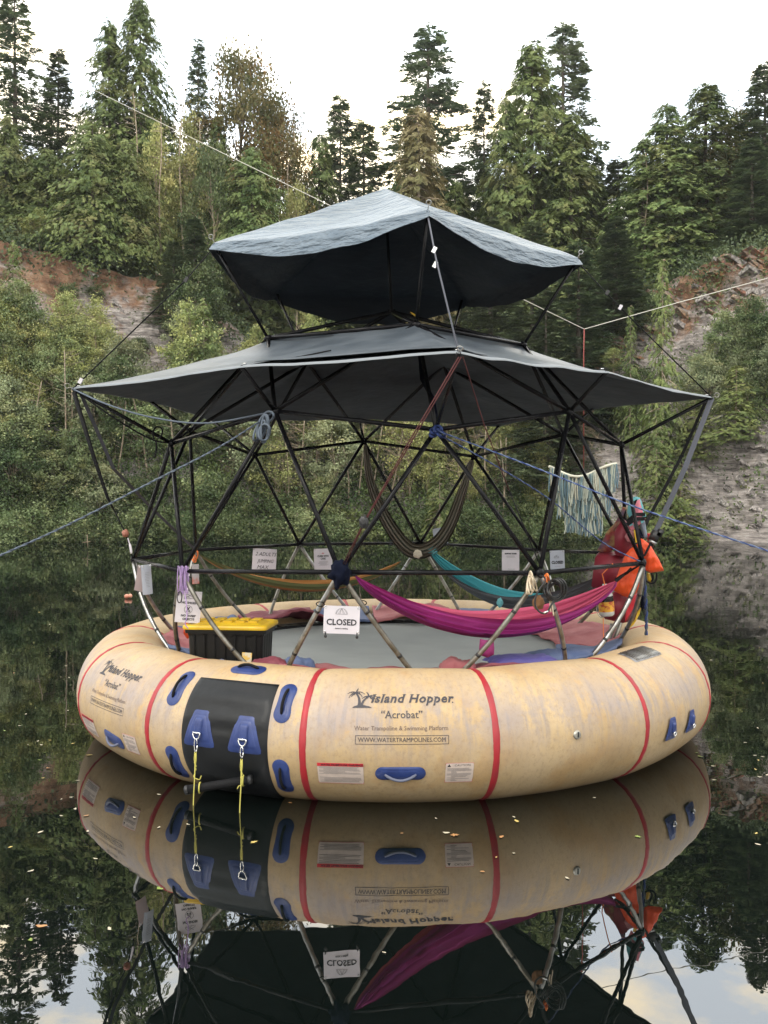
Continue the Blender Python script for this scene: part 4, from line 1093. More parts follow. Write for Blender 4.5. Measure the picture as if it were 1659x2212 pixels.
for key, p in NODE.items():
    if key[0] == 'f': continue
    d = (p - Vector((XC, YC, ZE))).normalized()
    V, Fc = sweep([p - d * .022, p - d * .02, p + d * .02, p + d * .03], [.034, .040, .040, .012], 10); obj('hub', V, Fc, M_black, dome)
for k in range(10):   # clamps along the bent legs
    for e in (k, (k + 1) % 10):
        a, b = NODE['e', e], NODE['f', k]; o = ((a + b) / 2 - Vector((XC, YC, ZE))).normalized()
        for t in (.28, .62):
            c = a.lerp(b, t) + o * .10 * 4 * t * (1 - t); d = (b - a).normalized()
            V, Fc = sweep([c - d * .012, c + d * .012], .0225, 10); obj('pipe_collar', V, Fc, M_blackplastic, dome)

# --- canopy poles on the top ring, pole eyes
PEAK = Vector((XC - .07, YC, 5.53)); POLE = {}
def eye(name, p, d, parent, r=.021):
    d = d.normalized(); s = d.cross(Vector((0, 1, 0))).normalized()
    pts = [p + d * .03 + d * r * (1 - math.cos(t)) + s * r * math.sin(t) for t in [2 * math.pi * k / 14 for k in range(15)]]
    pts = [p - d * .03] + pts
    return tube(name, pts, .0042, M_steel, parent, 6)
for k in range(0, 10, 2):
    A = NODE['a', k]; o = Vector((A.x - XC, A.y - YC, 0)).normalized(); T = A + o * .545 + Vector((0, 0, .86)); POLE[k] = T
    tube('canopy_pole', [A, T], .015, M_black, dome, 8); eye('pole_eye', T + Vector((0, 0, .02)), T - A, dome)
tube('canopy_pole', [NODE['t', 0], PEAK], .014, M_black, dome, 8)
# --- outriggers for the lower tarp
CORN, MID = {}, {}
for k in range(0, 10, 2):
    U = sph(k + .5, LP); o = Vector((U.x - XC, U.y - YC, 0)).normalized(); CORN[k] = Vector((U.x, U.y, 0)) + o * .89; CORN[k].z = 3.30
    if k == 0: CORN[k] = at(991, 762, CORN[k].y)
    if k == 2: CORN[k] = at(1538, 859, CORN[k].y)
    if k == 8: CORN[k] = at(157, 840, CORN[k].y)
    tube('outrigger', [NODE['u', k], CORN[k]], .0175, M_black, dome, 8); eye('outrigger_eye', CORN[k], CORN[k] - NODE['u', k], dome, .022)
    U = sph(k + 1.5, LH); o = Vector((U.x - XC, U.y - YC, 0)).normalized(); MID[k] = Vector((U.x, U.y, 0)) + o * .45; MID[k].z = 3.37
MID[8] = at(521, 792, MID[8].y); MID[0] = at(1311, 803, MID[0].y)
for k in range(0, 10, 2): tube('outrigger', [NODE['u', (k + 1) % 10], MID[k]], .0175, M_black, dome, 8)
for k in (0, 2, 6, 8):   # lower brace of each outrigger
    E = NODE['e', (k + 1) % 10] if k in (8,) else NODE['e', k]

# ================================================================== TARPS
M_tarptop = mat('silver blue tarp', (0.075, 0.112, 0.152), 0.36, col2=(0.12, 0.162, 0.205), scale=3, bump=1.0, bscale=4.5, bdist=.09, stretch=(1, 1, 4.0), spec=.6)
M_tarpunder = mat('black tarp lining', (0.016, 0.022, 0.030), 0.5, col2=(0.022, 0.030, 0.040), spec=.2, scale=3, bump=0.6, bscale=6, bdist=.03, stretch=(1, 1, 3))
M_lowtop = mat('grey tarp top', (0.060, 0.074, 0.090), 0.36, col2=(0.10, 0.117, 0.137), scale=3, bump=0.3, bscale=5, bdist=.02, spec=.6)
M_lowunder = mat('grey tarp lining', (0.020, 0.028, 0.038), 0.6, spec=.25, col2=(0.030, 0.040, 0.053), scale=3, bump=0.5, bscale=7, bdist=.02, stretch=(1, 1, 2.5))
M_hem = mat('pale tarp hem', (0.16, 0.18, 0.20), 0.5)
def two_sided(name, V, nu, nv, close, mt, mb, label, cat, thick=.004, parent=None):
    G = grid_faces(nu, nv, close); n = len(V)
    me0 = bpy.data.meshes.new('x'); me0.from_pydata([tuple(v) for v in V], [], G); me0.update()
    nrm = [Vector(v.normal) for v in me0.vertices]; bpy.data.meshes.remove(me0)
    sgn = 1 if sum(x.z for x in nrm) > 0 else -1
    V2 = list(V) + [v - nn * thick * sgn for v, nn in zip(V, nrm)]
    Fc = [q if sgn > 0 else q[::-1] for q in G] + [tuple(i + n for i in (q[::-1] if sgn > 0 else q)) for q in G]
    me = mesh(name, V2, Fc); me.materials.append(mt); me.materials.append(mb)
    me.polygons.foreach_set('material_index', [0] * len(G) + [1] * len(G))
    return tag(link(name, me, None, parent), label, cat)
def canopy(center, corners, mids, nseg, nrad, zfun, hang, seed, crumple, in_sag):
    """rings from the centre to the rim; corners in order; returns ring-major list (angle-major)"""
    m = len(corners); V = []
    for i in range(m * nseg):
        e, s = divmod(i, nseg); s /= nseg; a, c = corners[e], corners[(e + 1) % m]
        if mids: 
            mm = mids[e]; P = a.lerp(mm, s * 2) if s < .5 else mm.lerp(c, s * 2 - 1); loc = (s * 2) % 1
        else: P = a.lerp(c, s); loc = s
        bow = math.sin(math.pi * loc); P = P + (Vector((center.x, center.y, P.z)) - P).normalized() * in_sag * bow
        for j in range(nrad + 1):
            t = j / nrad; tt = min(t / .93, 1) if hang else t
            q = center.lerp(P, tt); q.z = zfun(center, P, tt, s, bow, e)
            if hang and t > .93:
                h = (t - .93) / .07; o = (P - center); o.z = 0; o.normalize()
                wv = noise.noise(Vector((i * .16, seed, 2))); q += o * .05 * h; q.z -= (hang * (1.5 if e in (2,) else 1.0) * (.35 + .65 * bow) * (1 + .12 * wv)) * h
            q += Vector((0, 0, 1)) * crumple * (noise.noise(Vector((q.x * 3.1, q.y * 3.1, seed))) + .6 * noise.noise(Vector((i * .19, t * 2.5, seed))) * t) * min(1, t * 4)
            V.append(q)
    return V, m * nseg, nrad + 1
order = [0, 2, 4, 6, 8]
cs = [POLE[k] + Vector((0, 0, .01)) for k in order]
def zup(c, P, t, s, bow, e): return c.z + (P.z - c.z) * (t ** .97) - .07 * bow * math.sin(math.pi * min(1, t)) - .04 * bow * t
V, nu_, nv_ = canopy(PEAK + Vector((0, 0, .02)), cs, None, 44, 46, zup, .20, 3, .014, .02)
two_sided('upper_tarp', V, nu_, nv_, True, M_tarptop, M_tarpunder, 'silver topped tarp with dark lining stretched as the high peaked roof', 'tarp')
ctr = NODE['t', 0] - Vector((0, 0, .16)); ccs = [CORN[k] for k in order]; mids = [MID[k] for k in order]
def zlow(c, P, t, s, bow, e):
    tr = 1.40 / max(.1, (Vector((P.x, P.y, 0)) - Vector((c.x, c.y, 0))).length); zr = 3.85; k = abs(s - .5) * 2
    zr -= .12 * (1 - k ** 2)
    z = c.z + (zr - c.z) * (t / tr) ** 1.5 if t < tr else zr + (P.z - zr) * ((t - tr) / (1 - tr)) ** .82
    return z
V, nu_, nv_ = canopy(ctr, ccs, mids, 40, 40, zlow, 0, 8, .012, .07)
lt = two_sided('lower_tarp', V, nu_, nv_, True, M_lowtop, M_lowunder, 'wide grey tarp with five pulled out corners under the peaked tarp', 'tarp')
low = lambda i, j: V[(i % nu_) * nv_ + j]
V_low = list(V)
rim = [V_low[i * nv_ + nv_ - 1] + Vector((0, 0, .0)) for i in range(nu_)]; hemV = []
for i in range(nu_ + 1):
    p = rim[i % nu_]; inn = V_low[(i % nu_) * nv_ + nv_ - 3]; d = (inn - p).normalized()
    hemV += [p + Vector((0, 0, .006)) - d * .006, p - d * .010 - Vector((0, 0, .006)), p + d * .032 + Vector((0, 0, .010))]
obj('hem', hemV, [f for i in range(nu_) for f in ((i * 3 + 1, i * 3, i * 3 + 3, i * 3 + 4), (i * 3, i * 3 + 2, i * 3 + 5, i * 3 + 3))], M_hem, lt)
for k in order:
    for P_ in (CORN[k], MID[k]):
        c = P_ + (ctr - P_).normalized() * .05
        pts = [c + Vector((.014 * math.cos(t), .014 * math.sin(t), .016)) for t in [2 * math.pi * q / 10 for q in range(11)]]; tube('grommet', pts, .004, M_chrome, lt, 5)
# second sheet laid over the front
fl = []; nA, nB = 30, 16
for i in range(nA + 1):
    s = -20 + 24 * i / nA
    for j in range(nB + 1):
        jj = 16 + (39.2 - 16) * j / nB; i0 = int(math.floor(s)); j0 = int(jj); fs, fj = s - i0, jj - j0
        g = lambda a, b_: V_low[((i0 + a) % nu_) * nv_ + min(j0 + b_, nv_ - 1)]
        q = (g(0, 0) * (1 - fs) + g(1, 0) * fs) * (1 - fj) + (g(0, 1) * (1 - fs) + g(1, 1) * fs) * fj
        fl.append(q + Vector((0, 0, .02 + .022 * (j / nB) * math.sin(math.pi * min(1, i / nA * 1.1)) ** .5)))
two_sided('tarp_flap', fl, nA + 1, nB + 1, False, M_lowtop, M_tarpunder, 'separate grey sheet laid over the front of the wide lower tarp', 'tarp')
# ================================================================== GUY LINES, STRAPS, ROPES
def thing_tube(name, pts, r, m, label, cat='rope', group=None, seg=7):
    return tag(tube(name, pts, r, m, None, seg), label, cat, group)
def twisted(name, pts, r, m1, m2, label, cat='rope'):
    """two-strand laid rope"""
    P = [Vector(p) for p in pts]; o = empty(name, P[0], label, cat)
    dense = []
    for i in range(len(P) - 1):
        n = max(2, int((P[i + 1] - P[i]).length / .012)); dense += [P[i].lerp(P[i + 1], k / n) for k in range(n)]
    dense.append(P[-1])
    for ph, m in ((0, m1), (math.pi, m2)):
        Q = []; s = 0
        for i, p in enumerate(dense):
            t = (dense[min(i + 1, len(dense) - 1)] - dense[max(i - 1, 0)]).normalized(); a = t.cross(Vector((0, 0, 1))).normalized(); b_ = t.cross(a)
            s += .012 / .055 * 2 * math.pi * .5
            Q.append(p + (a * math.cos(s + ph) + b_ * math.sin(s + ph)) * r * .5)
        tube('strand', Q, r * .62, m, o, 5)
    return o
M_white = mat('pale cord', (.50, .48, .42), .7); M_redrope = mat('dark red cord', (.075, .016, .016), .8)
M_redrope2 = mat('red tape strap', (.28, .07, .06), .8)
M_blue1 = mat('blue rope strand', (.018, .04, .15), .75); M_blue2 = mat('pale blue rope strand', (.11, .15, .25), .75)
M_grey1 = mat('grey rope strand', (.10, .125, .16), .8); M_grey2 = mat('slate rope strand', (.05, .065, .09), .8)
M_lilac = mat('lilac cord', (.36, .24, .46), .7)
M_neon = mat('orange cord', (.80, .22, .05), .7)
pk = at(1262, 711, 13.5)
thing_tube('slack_line', [at(-60, 66, 46), at(715, 445, 16.8), pk], [.009, .006, .0055], M_white, 'long white line running from the left treetops down behind the upper tarp')
thing_tube('slack_line', [pk, at(1460, 655, 16), at(1720, 584, 20)], [.006, .007, .008], M_white, 'white line rising from the hanging strap to the right edge')
thing_tube('drop_strap', [pk, at(1261, 760, 13.5), at(1261, 1012, 13.5)], .007, M_redrope2, 'dull red strap hanging straight down from the joint of the white line', 'strap')
twisted('mooring_rope', smooth_path([NODE['u', 9], at(480, 962, 7.4), at(330, 1040, 6.9), at(150, 1132, 6.4), at(0, 1200, 6.0), at(-200, 1285, 5.4)], 6), .0075, M_grey1, M_grey2, 'slate grey mooring rope running from the dome down past the left edge')
thing_tube('sagging_rope', smooth_path([CORN[8], at(230, 873, 8.4), at(330, 902, 8.3), at(450, 914, 8.1), NODE['u', 9]], 5), .008, M_grey1, 'grey cord sagging from the left tarp corner to the dome joint')
thing_tube('knotted_cord', smooth_path([CORN[8], at(250, 905, 8.6), at(325, 948, 8.75), NODE['u', 8]], 5), .008, M_blackrope, 'black knotted cord under the left outrigger pole')
o = bpy.data.objects['knotted_cord']
for nm, pts in (('loop', [(333, 948), (330, 935), (338, 922), (349, 925), (350, 938), (341, 948)]), ('tail', [(337, 950), (338, 968), (334, 990)])):
    tube(nm, smooth_path([at(x, y, 8.75) for x, y in pts], 4), .008, M_blackrope, o, 6)
# rope bundle on the front-left upper joint
def coil(name, loops, r, m, label, cat='rope', parent=None):
    o = empty(name, loops[0][0], label, cat)
    for lp in loops: tube('loop', smooth_path(lp, 5), r, m, o, 6)
    return o
def oval(px, py, Y, rx, ry, rot=0, n=10, dy=.03):
    c, s = math.cos(rot), math.sin(rot); out = []
    for k in range(n + 1):
        a = 2 * math.pi * k / n; x, y = rx * math.cos(a), ry * math.sin(a); out.append(at(px + x * c - y * s, py + x * s + y * c, Y + dy * math.sin(a * 2 + rot)))
    return out
coil('rope_bundle', [oval(566, 922, 7.8, 9, 26, .25), oval(572, 926, 7.78, 8, 30, .1), oval(560, 930, 7.82, 8, 24, .45), oval(571, 934, 7.76, 12, 18, .2), oval(580, 900, 7.85, 10, 12, .9)], .010, M_grey1, 'bundle of slate grey rope tied at the front left upper joint')
coil('rope_knot', [oval(942, 932, 7.62, 12, 6, .2), oval(946, 928, 7.6, 9, 8, .9), oval(938, 936, 7.63, 10, 6, -.5), oval(953, 938, 7.6, 9, 5, .4)], .011, M_blue1, 'blue rope knotted round the front upper joint')
twisted('mooring_rope', smooth_path([at(944, 930, 7.6), at(1130, 1000, 7.2), at(1340, 1083, 6.9), at(1500, 1138, 6.5), at(1659, 1190, 6.2), at(1850, 1252, 5.8)], 6), .0068, M_blue1, M_blue2, 'blue and white mooring rope running from the dome past the right edge')
twisted('tie_rope', smooth_path([at(944, 936, 7.6), at(1060, 1000, 7.9), at(1185, 1077, 8.3), at(1301, 1171, 8.8), NODE['e', 2] + Vector((0, -.03, 0))], 6), .0068, M_blue1, M_blue2, 'blue rope stretched across the dome to the vest cluster')
twisted('rope_tail', smooth_path([at(1390, 1218, 9.2), at(1393, 1260, 9.18), at(1396, 1320, 9.2), at(1396, 1372, 9.2)], 5), .016, M_blue1, M_grey2, 'dark blue rope end hanging straight down below the vest cluster')
# straps of the side corners
def sstrap(pts, wd, m, label, side=(1, 0.2, 0)):
    return tag(strap('strap', pts, wd, m, None, side), label, 'strap')
thing_tube('strap', [CORN[8] + Vector((.01, 0, -.03)), at(200, 980, 8.55), at(232, 1075, 8.6), at(248, 1105, 8.65)], [.021, .019, .014, .006], M_blackstrap, 'black strap dropping from the left tarp corner', 'strap')
thing_tube('thin_cord', [at(248, 1105, 8.65), at(271, 1152, 8.7), at(287, 1207, 8.75)], .006, M_blackrope, 'thin cord joining the left black strap to the dome', 'cord')
def blob(name, c, rx, ry, rz, m, label=None, cat=None, parent=None, seed=1, amp=.15, n=14):
    V = []; c = Vector(c)
    for i in range(n + 1):
        for j in range(2 * n):
            a, f = math.pi * j / n, math.pi * i / n - math.pi / 2; d = Vector((math.cos(f) * math.cos(a), math.cos(f) * math.sin(a), math.sin(f)))
            k = 1 + amp * noise.noise(d * 2.2 + Vector((seed, 0, 0))) * 2; V.append(c + Vector((d.x * rx * k, d.y * ry * k, d.z * rz * k)))
    Fc = [q for q in grid_faces(n + 1, 2 * n, False, True)]
    return tag(obj(name, V, Fc, m, parent), label, cat)
blob('wooden_float', at(271, 1152, 8.7), .03, .03, .035, mat('reddish wood', (.30, .12, .08), .6), 'small reddish float threaded on the left strap cord', 'float')
thing_tube('white_ribbon', smooth_path([at(276, 1162, 8.7), at(281, 1178, 8.7), at(284, 1196, 8.7)], 4), [.006] * 4 + [.012] * 4 + [.006], M_paper, 'scrap of white ribbon tied under the reddish float', 'ribbon')
sstrap([CORN[8] + Vector((.05, .05, -.02)), at(245, 1012, 9.2), at(330, 1100, 10.0), at(422, 1188, 10.8)], .034, M_greystrap, 'long grey webbing strap from the left tarp corner to the dome ring')
sstrap([CORN[2], at(1480, 1010, 9.35), at(1415, 1152, 9.28)], .052, M_greystrap, 'wide grey strap dropping from the right tarp corner to the buckle', (1, .1, .3))
sstrap([CORN[2] + Vector((-.03, .1, -.03)), at(1470, 990, 9.7), at(1405, 1112, 9.6), at(1392, 1140, 9.5)], .034, M_blackstrap, 'black strap dropping from the right tarp corner behind the grey one')
bk = empty('strap_buckle', at(1414, 1158, 9.25), 'black ratchet buckle on the wide grey strap', 'buckle')
for nm, dx, dy, sx, sz in (('body', 0, 0, .085, .10), ('lever', .05, .03, .05, .07), ('spool', -.02, -.06, .07, .03)):
    V, Fc = box_geo(at(1414, 1158, 9.22) + Vector((dx, 0, dy)), sx, .045, sz, Matrix.Rotation(.45, 3, 'Y')); obj(nm, V, Fc, M_blackplastic if nm != 'spool' else M_steel, bk)
sstrap([at(1411, 1172, 9.22), at(1400, 1195, 9.2), at(1391, 1215, 9.2)], .03, M_blackstrap, 'short black strap from the ratchet buckle to the dome joint')
# cords from the upper tarp to the lower tarp corners
G_ = 'cord'
thing_tube('guy_cord', [POLE[8] + Vector((-.03, -.02, -.08)), at(400, 606, 8.9), at(170, 828, 8.52), CORN[8]], .0065, M_blackrope, 'black cord from the left tip of the peaked tarp to the left outrigger', G_)
thing_tube('guy_cord', [POLE[2] + Vector((.03, -.02, -.08)), at(1335, 660, 9.6), CORN[2]], .0065, M_blackrope, 'black cord from the right tip of the peaked tarp to the right outrigger', G_)
thing_tube('guy_cord', [POLE[0] + Vector((0, -.02, -.06)), at(942, 560, 7.7), CORN[0]], .0075, M_greystrap, 'pale cord from the front tip of the peaked tarp to the front outrigger', G_)
for (px, py, Y, m) in [(402, 604, 8.9, M_blackplastic), (174, 823, 8.52, M_paper), (1312, 632, 9.6, M_blackplastic), (1340, 664, 9.6, M_paper), (938, 540, 7.75, M_chrome), (940, 572, 7.7, M_chrome)]:
    V, Fc = box_geo(at(px, py, Y), .03, .02, .05, Matrix.Rotation(.5, 3, 'Y')); par = {402: 'guy_cord', 174: 'guy_cord', 1312: 'guy_cord.001', 1340: 'guy_cord.001', 938: 'guy_cord.002', 940: 'guy_cord.002'}[px]
    obj('cord_lock', V, Fc, m, bpy.data.objects[par], smooth=False)
for k, nm in ((4, 'back right'), (6, 'back left')):
    thing_tube('guy_cord', [POLE[k] - Vector((0, 0, .1)), NODE['a', k] + Vector((.12, 0, .1))], .005, M_blackrope, 'thin tie cord at the %s pole under the peaked tarp' % nm, G_)
thing_tube('lashing_cord', [at(715, 757, 7.9), at(640, 772, 7.75), MID[8]], .006, M_blackrope, 'black cord lashing the loose front sheet to the left edge of the lower tarp', G_)
# red lines from the front outrigger
for d in (0, .018):
    thing_tube('red_line', [CORN[0] + Vector((d, 0, -.03)), at(880, 960, 7.05) + Vector((d, 0, 0)), at(785, 1130, 7.25) + Vector((d * .3, 0, 0)), NODE['e', 0] + Vector((.02 + d, -.03, .05))], 0.0046, M_redrope, 'doubled dark red line slanting from the front outrigger to the wrapped joint', 'rope', 'doubled dark red line')
thing_tube('red_line', [CORN[0] + Vector((.03, 0, -.03)), at(1020, 835, 7.2), at(1045, 915, 7.4), at(1100, 1060, 7.6)], .0045, M_redrope, 'thin dark red line dropping steeply right of the front outrigger')
thing_tube('dark_line', [at(1100, 1060, 7.6), NODE['e', 1] + Vector((0, -.02, .06))], .005, M_blackrope, 'thin dark line continuing down to the joint with the cable coil')
blob('rope_lock', at(786, 1128, 7.22), .035, .02, .05, M_blackplastic, 'dark adjuster knot midway on the doubled red line', 'knot')
sstrap([NODE['a', 0] + Vector((.02, 0, -.02)), at(912, 820, 8.2), at(934, 860, 8.0), at(942, 905, 7.8), NODE['u', 0]], .04, M_navy, 'dark navy strap winding along the front upper strut')
sstrap([at(888, 676, 8.9), at(898, 682, 8.8), at(899, 698, 8.75)], .026, M_yellow, 'yellow webbing loop at the top of the dome', (0, 1, 0))
# wrapped joints and hanging bundles
blob('cloth_wrap', NODE['e', 0] + Vector((.0, -.03, -.01)), .078, .068, .098, M_navy, 'navy cloth wrapped round the front joint under the red line', 'cloth', seed=3, amp=.28)
lil = []
for k in range(5):
    x = 385 + k * 4.6 + (k % 2) * 2; lil.append([at(x, 1222, 8.12), at(x - 2, 1255, 8.1), at(x + 1, 1284 - 3 * (k % 2), 8.1), at(x + 4, 1255, 8.12), at(x + 3, 1224, 8.12)])
coil('cord_hank', lil, .0036, M_lilac, 'hank of lilac cord hanging at the left front joint', 'cord')
thing_tube('cord_tail', smooth_path([at(399, 1280, 8.05), at(402, 1300, 8.02), at(404, 1330, 8.0), at(400, 1348, 8.0), at(407, 1358, 8.0)], 4), .0045, M_lilac, 'loose lilac cord end hanging over the no shoes notice', 'cord')
coil('carabiner', [oval(388, 1290, 8.05, 5, 12, .05)], .005, M_blackplastic, 'black snap hook hanging beside the lilac hank', 'hook')
cab = []
for k in range(7): cab.append(oval(1197 + (k % 3) * 3, 1271 + k * 1.5, 7.38 + .012 * k, 15 + (k % 4) * 2.5, 19 + (k % 3) * 3, .15 * k))
coil('cable_coil', cab, .008, M_blackplastic, 'coil of black cable hanging at the right front joint', 'cable')
coil('cable_loop', [[at(1167, 1243, 7.45), at(1178, 1252, 7.4), at(1160, 1282, 7.38), at(1156, 1306, 7.38), at(1166, 1322, 7.38), at(1180, 1324, 7.38), at(1190, 1308, 7.38), at(1200, 1290, 7.4)]], .008, M_blackplastic, 'drooping black hose loop under the right front joint', 'cable')
tube('loop_link', [at(1174, 1324, 7.37), at(1184, 1320, 7.37)], .008, M_chrome, bpy.data.objects['cable_loop'], 6)
coil('cream_cord_hank', [oval(1143, 1260, 7.42, 4, 24, .15), oval(1148, 1256, 7.4, 4, 22, -.1), oval(1152, 1258, 7.44, 4, 20, -.35), oval(1146, 1264, 7.4, 6, 20, 0)], .0065, mat('cream cord', (.62, .52, .38), .7), 'hank of cream cord clipped at the right front joint', 'cord')
coil('cream_cord_tail', [[at(1190, 1290, 7.42), at(1193, 1310, 7.42), at(1196, 1330, 7.42)], [at(1187, 1289, 7.42), at(1189, 1315, 7.42), at(1190, 1322, 7.42)]], .0055, MATS['cream cord'], 'frayed cream cord ends below the cable coil', 'cord')
blob('brush_head', at(1163, 1302, 7.5), .045, .03, .055, mat('brown bristle', (.22, .11, .05), .9), 'brown brush hanging behind the black hose loop', 'brush')
coil('orange_tie', [oval(1180, 1248, 7.45, 4, 9, .2), oval(1183, 1251, 7.45, 3, 9, -.2)], .005, M_neon, 'orange cord tied beside the right front joint', 'cord')
coil('orange_tie', [oval(423, 1200, 9.9, 4, 10, .2), oval(419, 1206, 9.9, 4, 9, -.3)], .007, M_neon, 'orange cord tie where the striped hammock starts', 'cord')

# ================================================================== HAMMOCKS
def stripes(name, cols, n=9.0, rough=.7, bumpy=.5):
    m = bpy.data.materials.new(name); m.use_nodes = True; nt = m.node_tree; N = nt.nodes; L = nt.links; b = N['Principled BSDF']; b.inputs['Roughness'].default_value = rough
    tc = N.new('ShaderNodeTexCoord'); s = N.new('ShaderNodeSeparateXYZ'); L.new(tc.outputs['UV'], s.inputs[0])
    r = N.new('ShaderNodeValToRGB'); e = r.color_ramp.elements
    while len(e) < len(cols): e.new(.5)
    for i, (p, c) in enumerate(cols): e[i].position = p; e[i].color = (*c, 1)
    L.new(s.outputs['Y'], r.inputs[0]); L.new(r.outputs[0], b.inputs['Base Color'])
    mp = N.new('ShaderNodeMapping'); mp.inputs['Scale'].default_value = (3, 60, 1); L.new(tc.outputs['UV'], mp.inputs[0])
    n_ = N.new('ShaderNodeTexNoise'); n_.inputs['Scale'].default_value = 1; n_.inputs['Detail'].default_value = 3; L.new(mp.outputs[0], n_.inputs['Vector'])
    bm = N.new('ShaderNodeBump'); bm.inputs['Strength'].default_value = bumpy; bm.inputs['Distance'].default_value = .01; L.new(n_.outputs['Fac'], bm.inputs['Height']); L.new(bm.outputs[0], b.inputs['Normal'])
    return m
def hammock(name, A, B, low, top_w, bot_h, m, label, seed, depth=.30, folds=9, fold=.02, wpow=.55, n=70, mm=44):
    """A, B ends; low = sag of the hanging centre; cloth cross-section: a shallow folded trough"""
    A, B = Vector(A), Vector(B); ax = (B - A); h = Vector((-ax.y, ax.x, 0)).normalized()
    if h.y > 0: h = -h                      # h points towards the camera
    V, UV = [], []
    for i in range(n + 1):
        t = i / n; c = A.lerp(B, t); c.z -= low * (4 * t * (1 - t)) ** .92
        wd = .045 + (math.sin(math.pi * t)) ** wpow
        for j in range(mm + 1):
            v = j / mm; a = (v - .5) * 2           # -1 far rim, +1 near rim
            x = a * depth * .5 * wd; z = -(1 - a * a) * bot_h * wd + (0 if a < 0 else -top_w * wd * a * .3)
            f = fold * math.sin(math.pi * t) ** .5 * (math.sin(v * folds * 6.28 + 3 * noise.noise(Vector((t * 3, v * 2, seed)))) + .5 * math.sin(v * folds * 13 + seed)) 
            pinch = .008 * math.sin(v * folds * 6.28) * (1 - math.sin(math.pi * t))
            p = c + h * (x + f * .8 + pinch) + Vector((0, 0, z + f * .5))
            V.append(p); UV.append((t, v))
    o = obj(name, V, grid_faces(n + 1, mm + 1), m, None, uv=UV)
    return tag(o, label, 'hammock')
M_h1 = stripes('pink and magenta nylon', [(0, (.46, .06, .13)), (.20, (.30, .03, .08)), (.26, (.50, .08, .15)), (.42, (.42, .06, .13)), (.50, (.20, .006, .10)), (.56, (.27, .01, .22)), (.70, (.18, .006, .12)), (.75, (.30, .012, .20)), (1, (.26, .012, .13))])  # pink and magenta bands; the darker ones paint shade in the fold creases
M_h2 = stripes('teal and charcoal nylon', [(0, (.06, .36, .42)), (.45, (.08, .42, .47)), (.50, (.05, .07, .08)), (1, (.06, .065, .075))])
M_h3 = stripes('orange and olive stripes', [(0, (.40, .17, .04)), (.16, (.42, .20, .06)), (.24, (.06, .06, .02)), (.45, (.11, .12, .035)), (.55, (.05, .05, .02)), (.66, (.36, .15, .04)), (.76, (.09, .10, .03)), (1, (.10, .11, .035))])
M_h4 = stripes('brown striped cloth', [(0, (.10, .085, .06)), (.3, (.15, .125, .09)), (.5, (.07, .075, .055)), (.7, (.16, .13, .10)), (1, (.09, .08, .06))])
hammock('hammock', at(768, 1243, 7.42), at(1330, 1256, 8.95), .30, .10, .19, M_h1, 'pink and magenta hammock slung low across the front of the dome', 2, depth=.42, folds=9, fold=.026)
strap_ = sstrap([at(1330, 1256, 8.95), at(1350, 1240, 9.05), NODE['e', 2]], .03, M_blackstrap, 'black loop strap holding the right end of the pink hammock')
sstrap([NODE['e', 0], at(768, 1243, 7.42)], .03, M_blackstrap, 'short strap holding the left end of the pink hammock')
HP = True
hammock('hammock', at(925, 1184, 12.2), at(1300, 1240, 10.2), .38, .06, .17, M_h2, 'teal and charcoal hammock hanging at the back right of the dome', 5, depth=.34, folds=8, fold=.022)
blob('stuff_pouch', at(1080, 1302, 11.0), .035, .03, .055, M_teal, 'small teal pouch dangling under the teal hammock', 'pouch', seed=8)
hammock('hammock', at(426, 1192, 11.0), at(866, 1212, 12.0), .30, .04, .11, M_h3, 'orange and olive striped hammock hanging at the back left of the dome', 9, depth=.26, folds=6, fold=.015)
# tall hammock hung in a narrow U from two upper joints
A, B = NODE['u', 5] + Vector((.02, -.05, -.05)), NODE['u', 4] + Vector((-.02, -.05, -.05)); BT = at(902, 1196, 12.0)
pts = smooth_path([A, at(800, 1040, 12.3), at(830, 1115, 12.2), at(868, 1172, 12.1), at(900, 1192, 12.05), at(940, 1178, 12.05), at(972, 1135, 12.05), at(1000, 1060, 12.05), B], 8)
V, UV = [], []; n = len(pts); mm = 24
for i, p in enumerate(pts):
    t = i / (n - 1); T_ = (pts[min(i + 1, n - 1)] - pts[max(i - 1, 0)]).normalized(); s = Vector((T_.z, 0, -T_.x)).normalized() if abs(T_.z) + abs(T_.x) > 0 else Vector((1, 0, 0))
    wd = .035 + .16 * math.sin(math.pi * t) ** .7
    for j in range(mm + 1):
        v = j / mm - .5; V.append(p + s * v * wd + Vector((0, 1, 0)) * (.05 * math.cos(v * 30) * math.sin(math.pi * t) + v * v * .3) + s * .008 * math.sin(v * 50)); UV.append((t, j / mm))
tag(obj('hammock', V, grid_faces(n, mm + 1), M_h4, None, uv=UV), 'long brown hammock hanging in a deep narrow loop at the back of the dome', 'hammock')
blob('cloth_knot', at(902, 1197, 11.95), .055, .04, .05, mat('cream cloth', (.52, .46, .36), .8), 'cream cloth knot at the bottom of the brown hammock', 'cloth', seed=2)
blob('teal_bag', at(932, 1190, 12.1), .06, .04, .05, M_teal, 'crumpled teal bag where the teal hammock is tied', 'bag', seed=5, amp=.3)

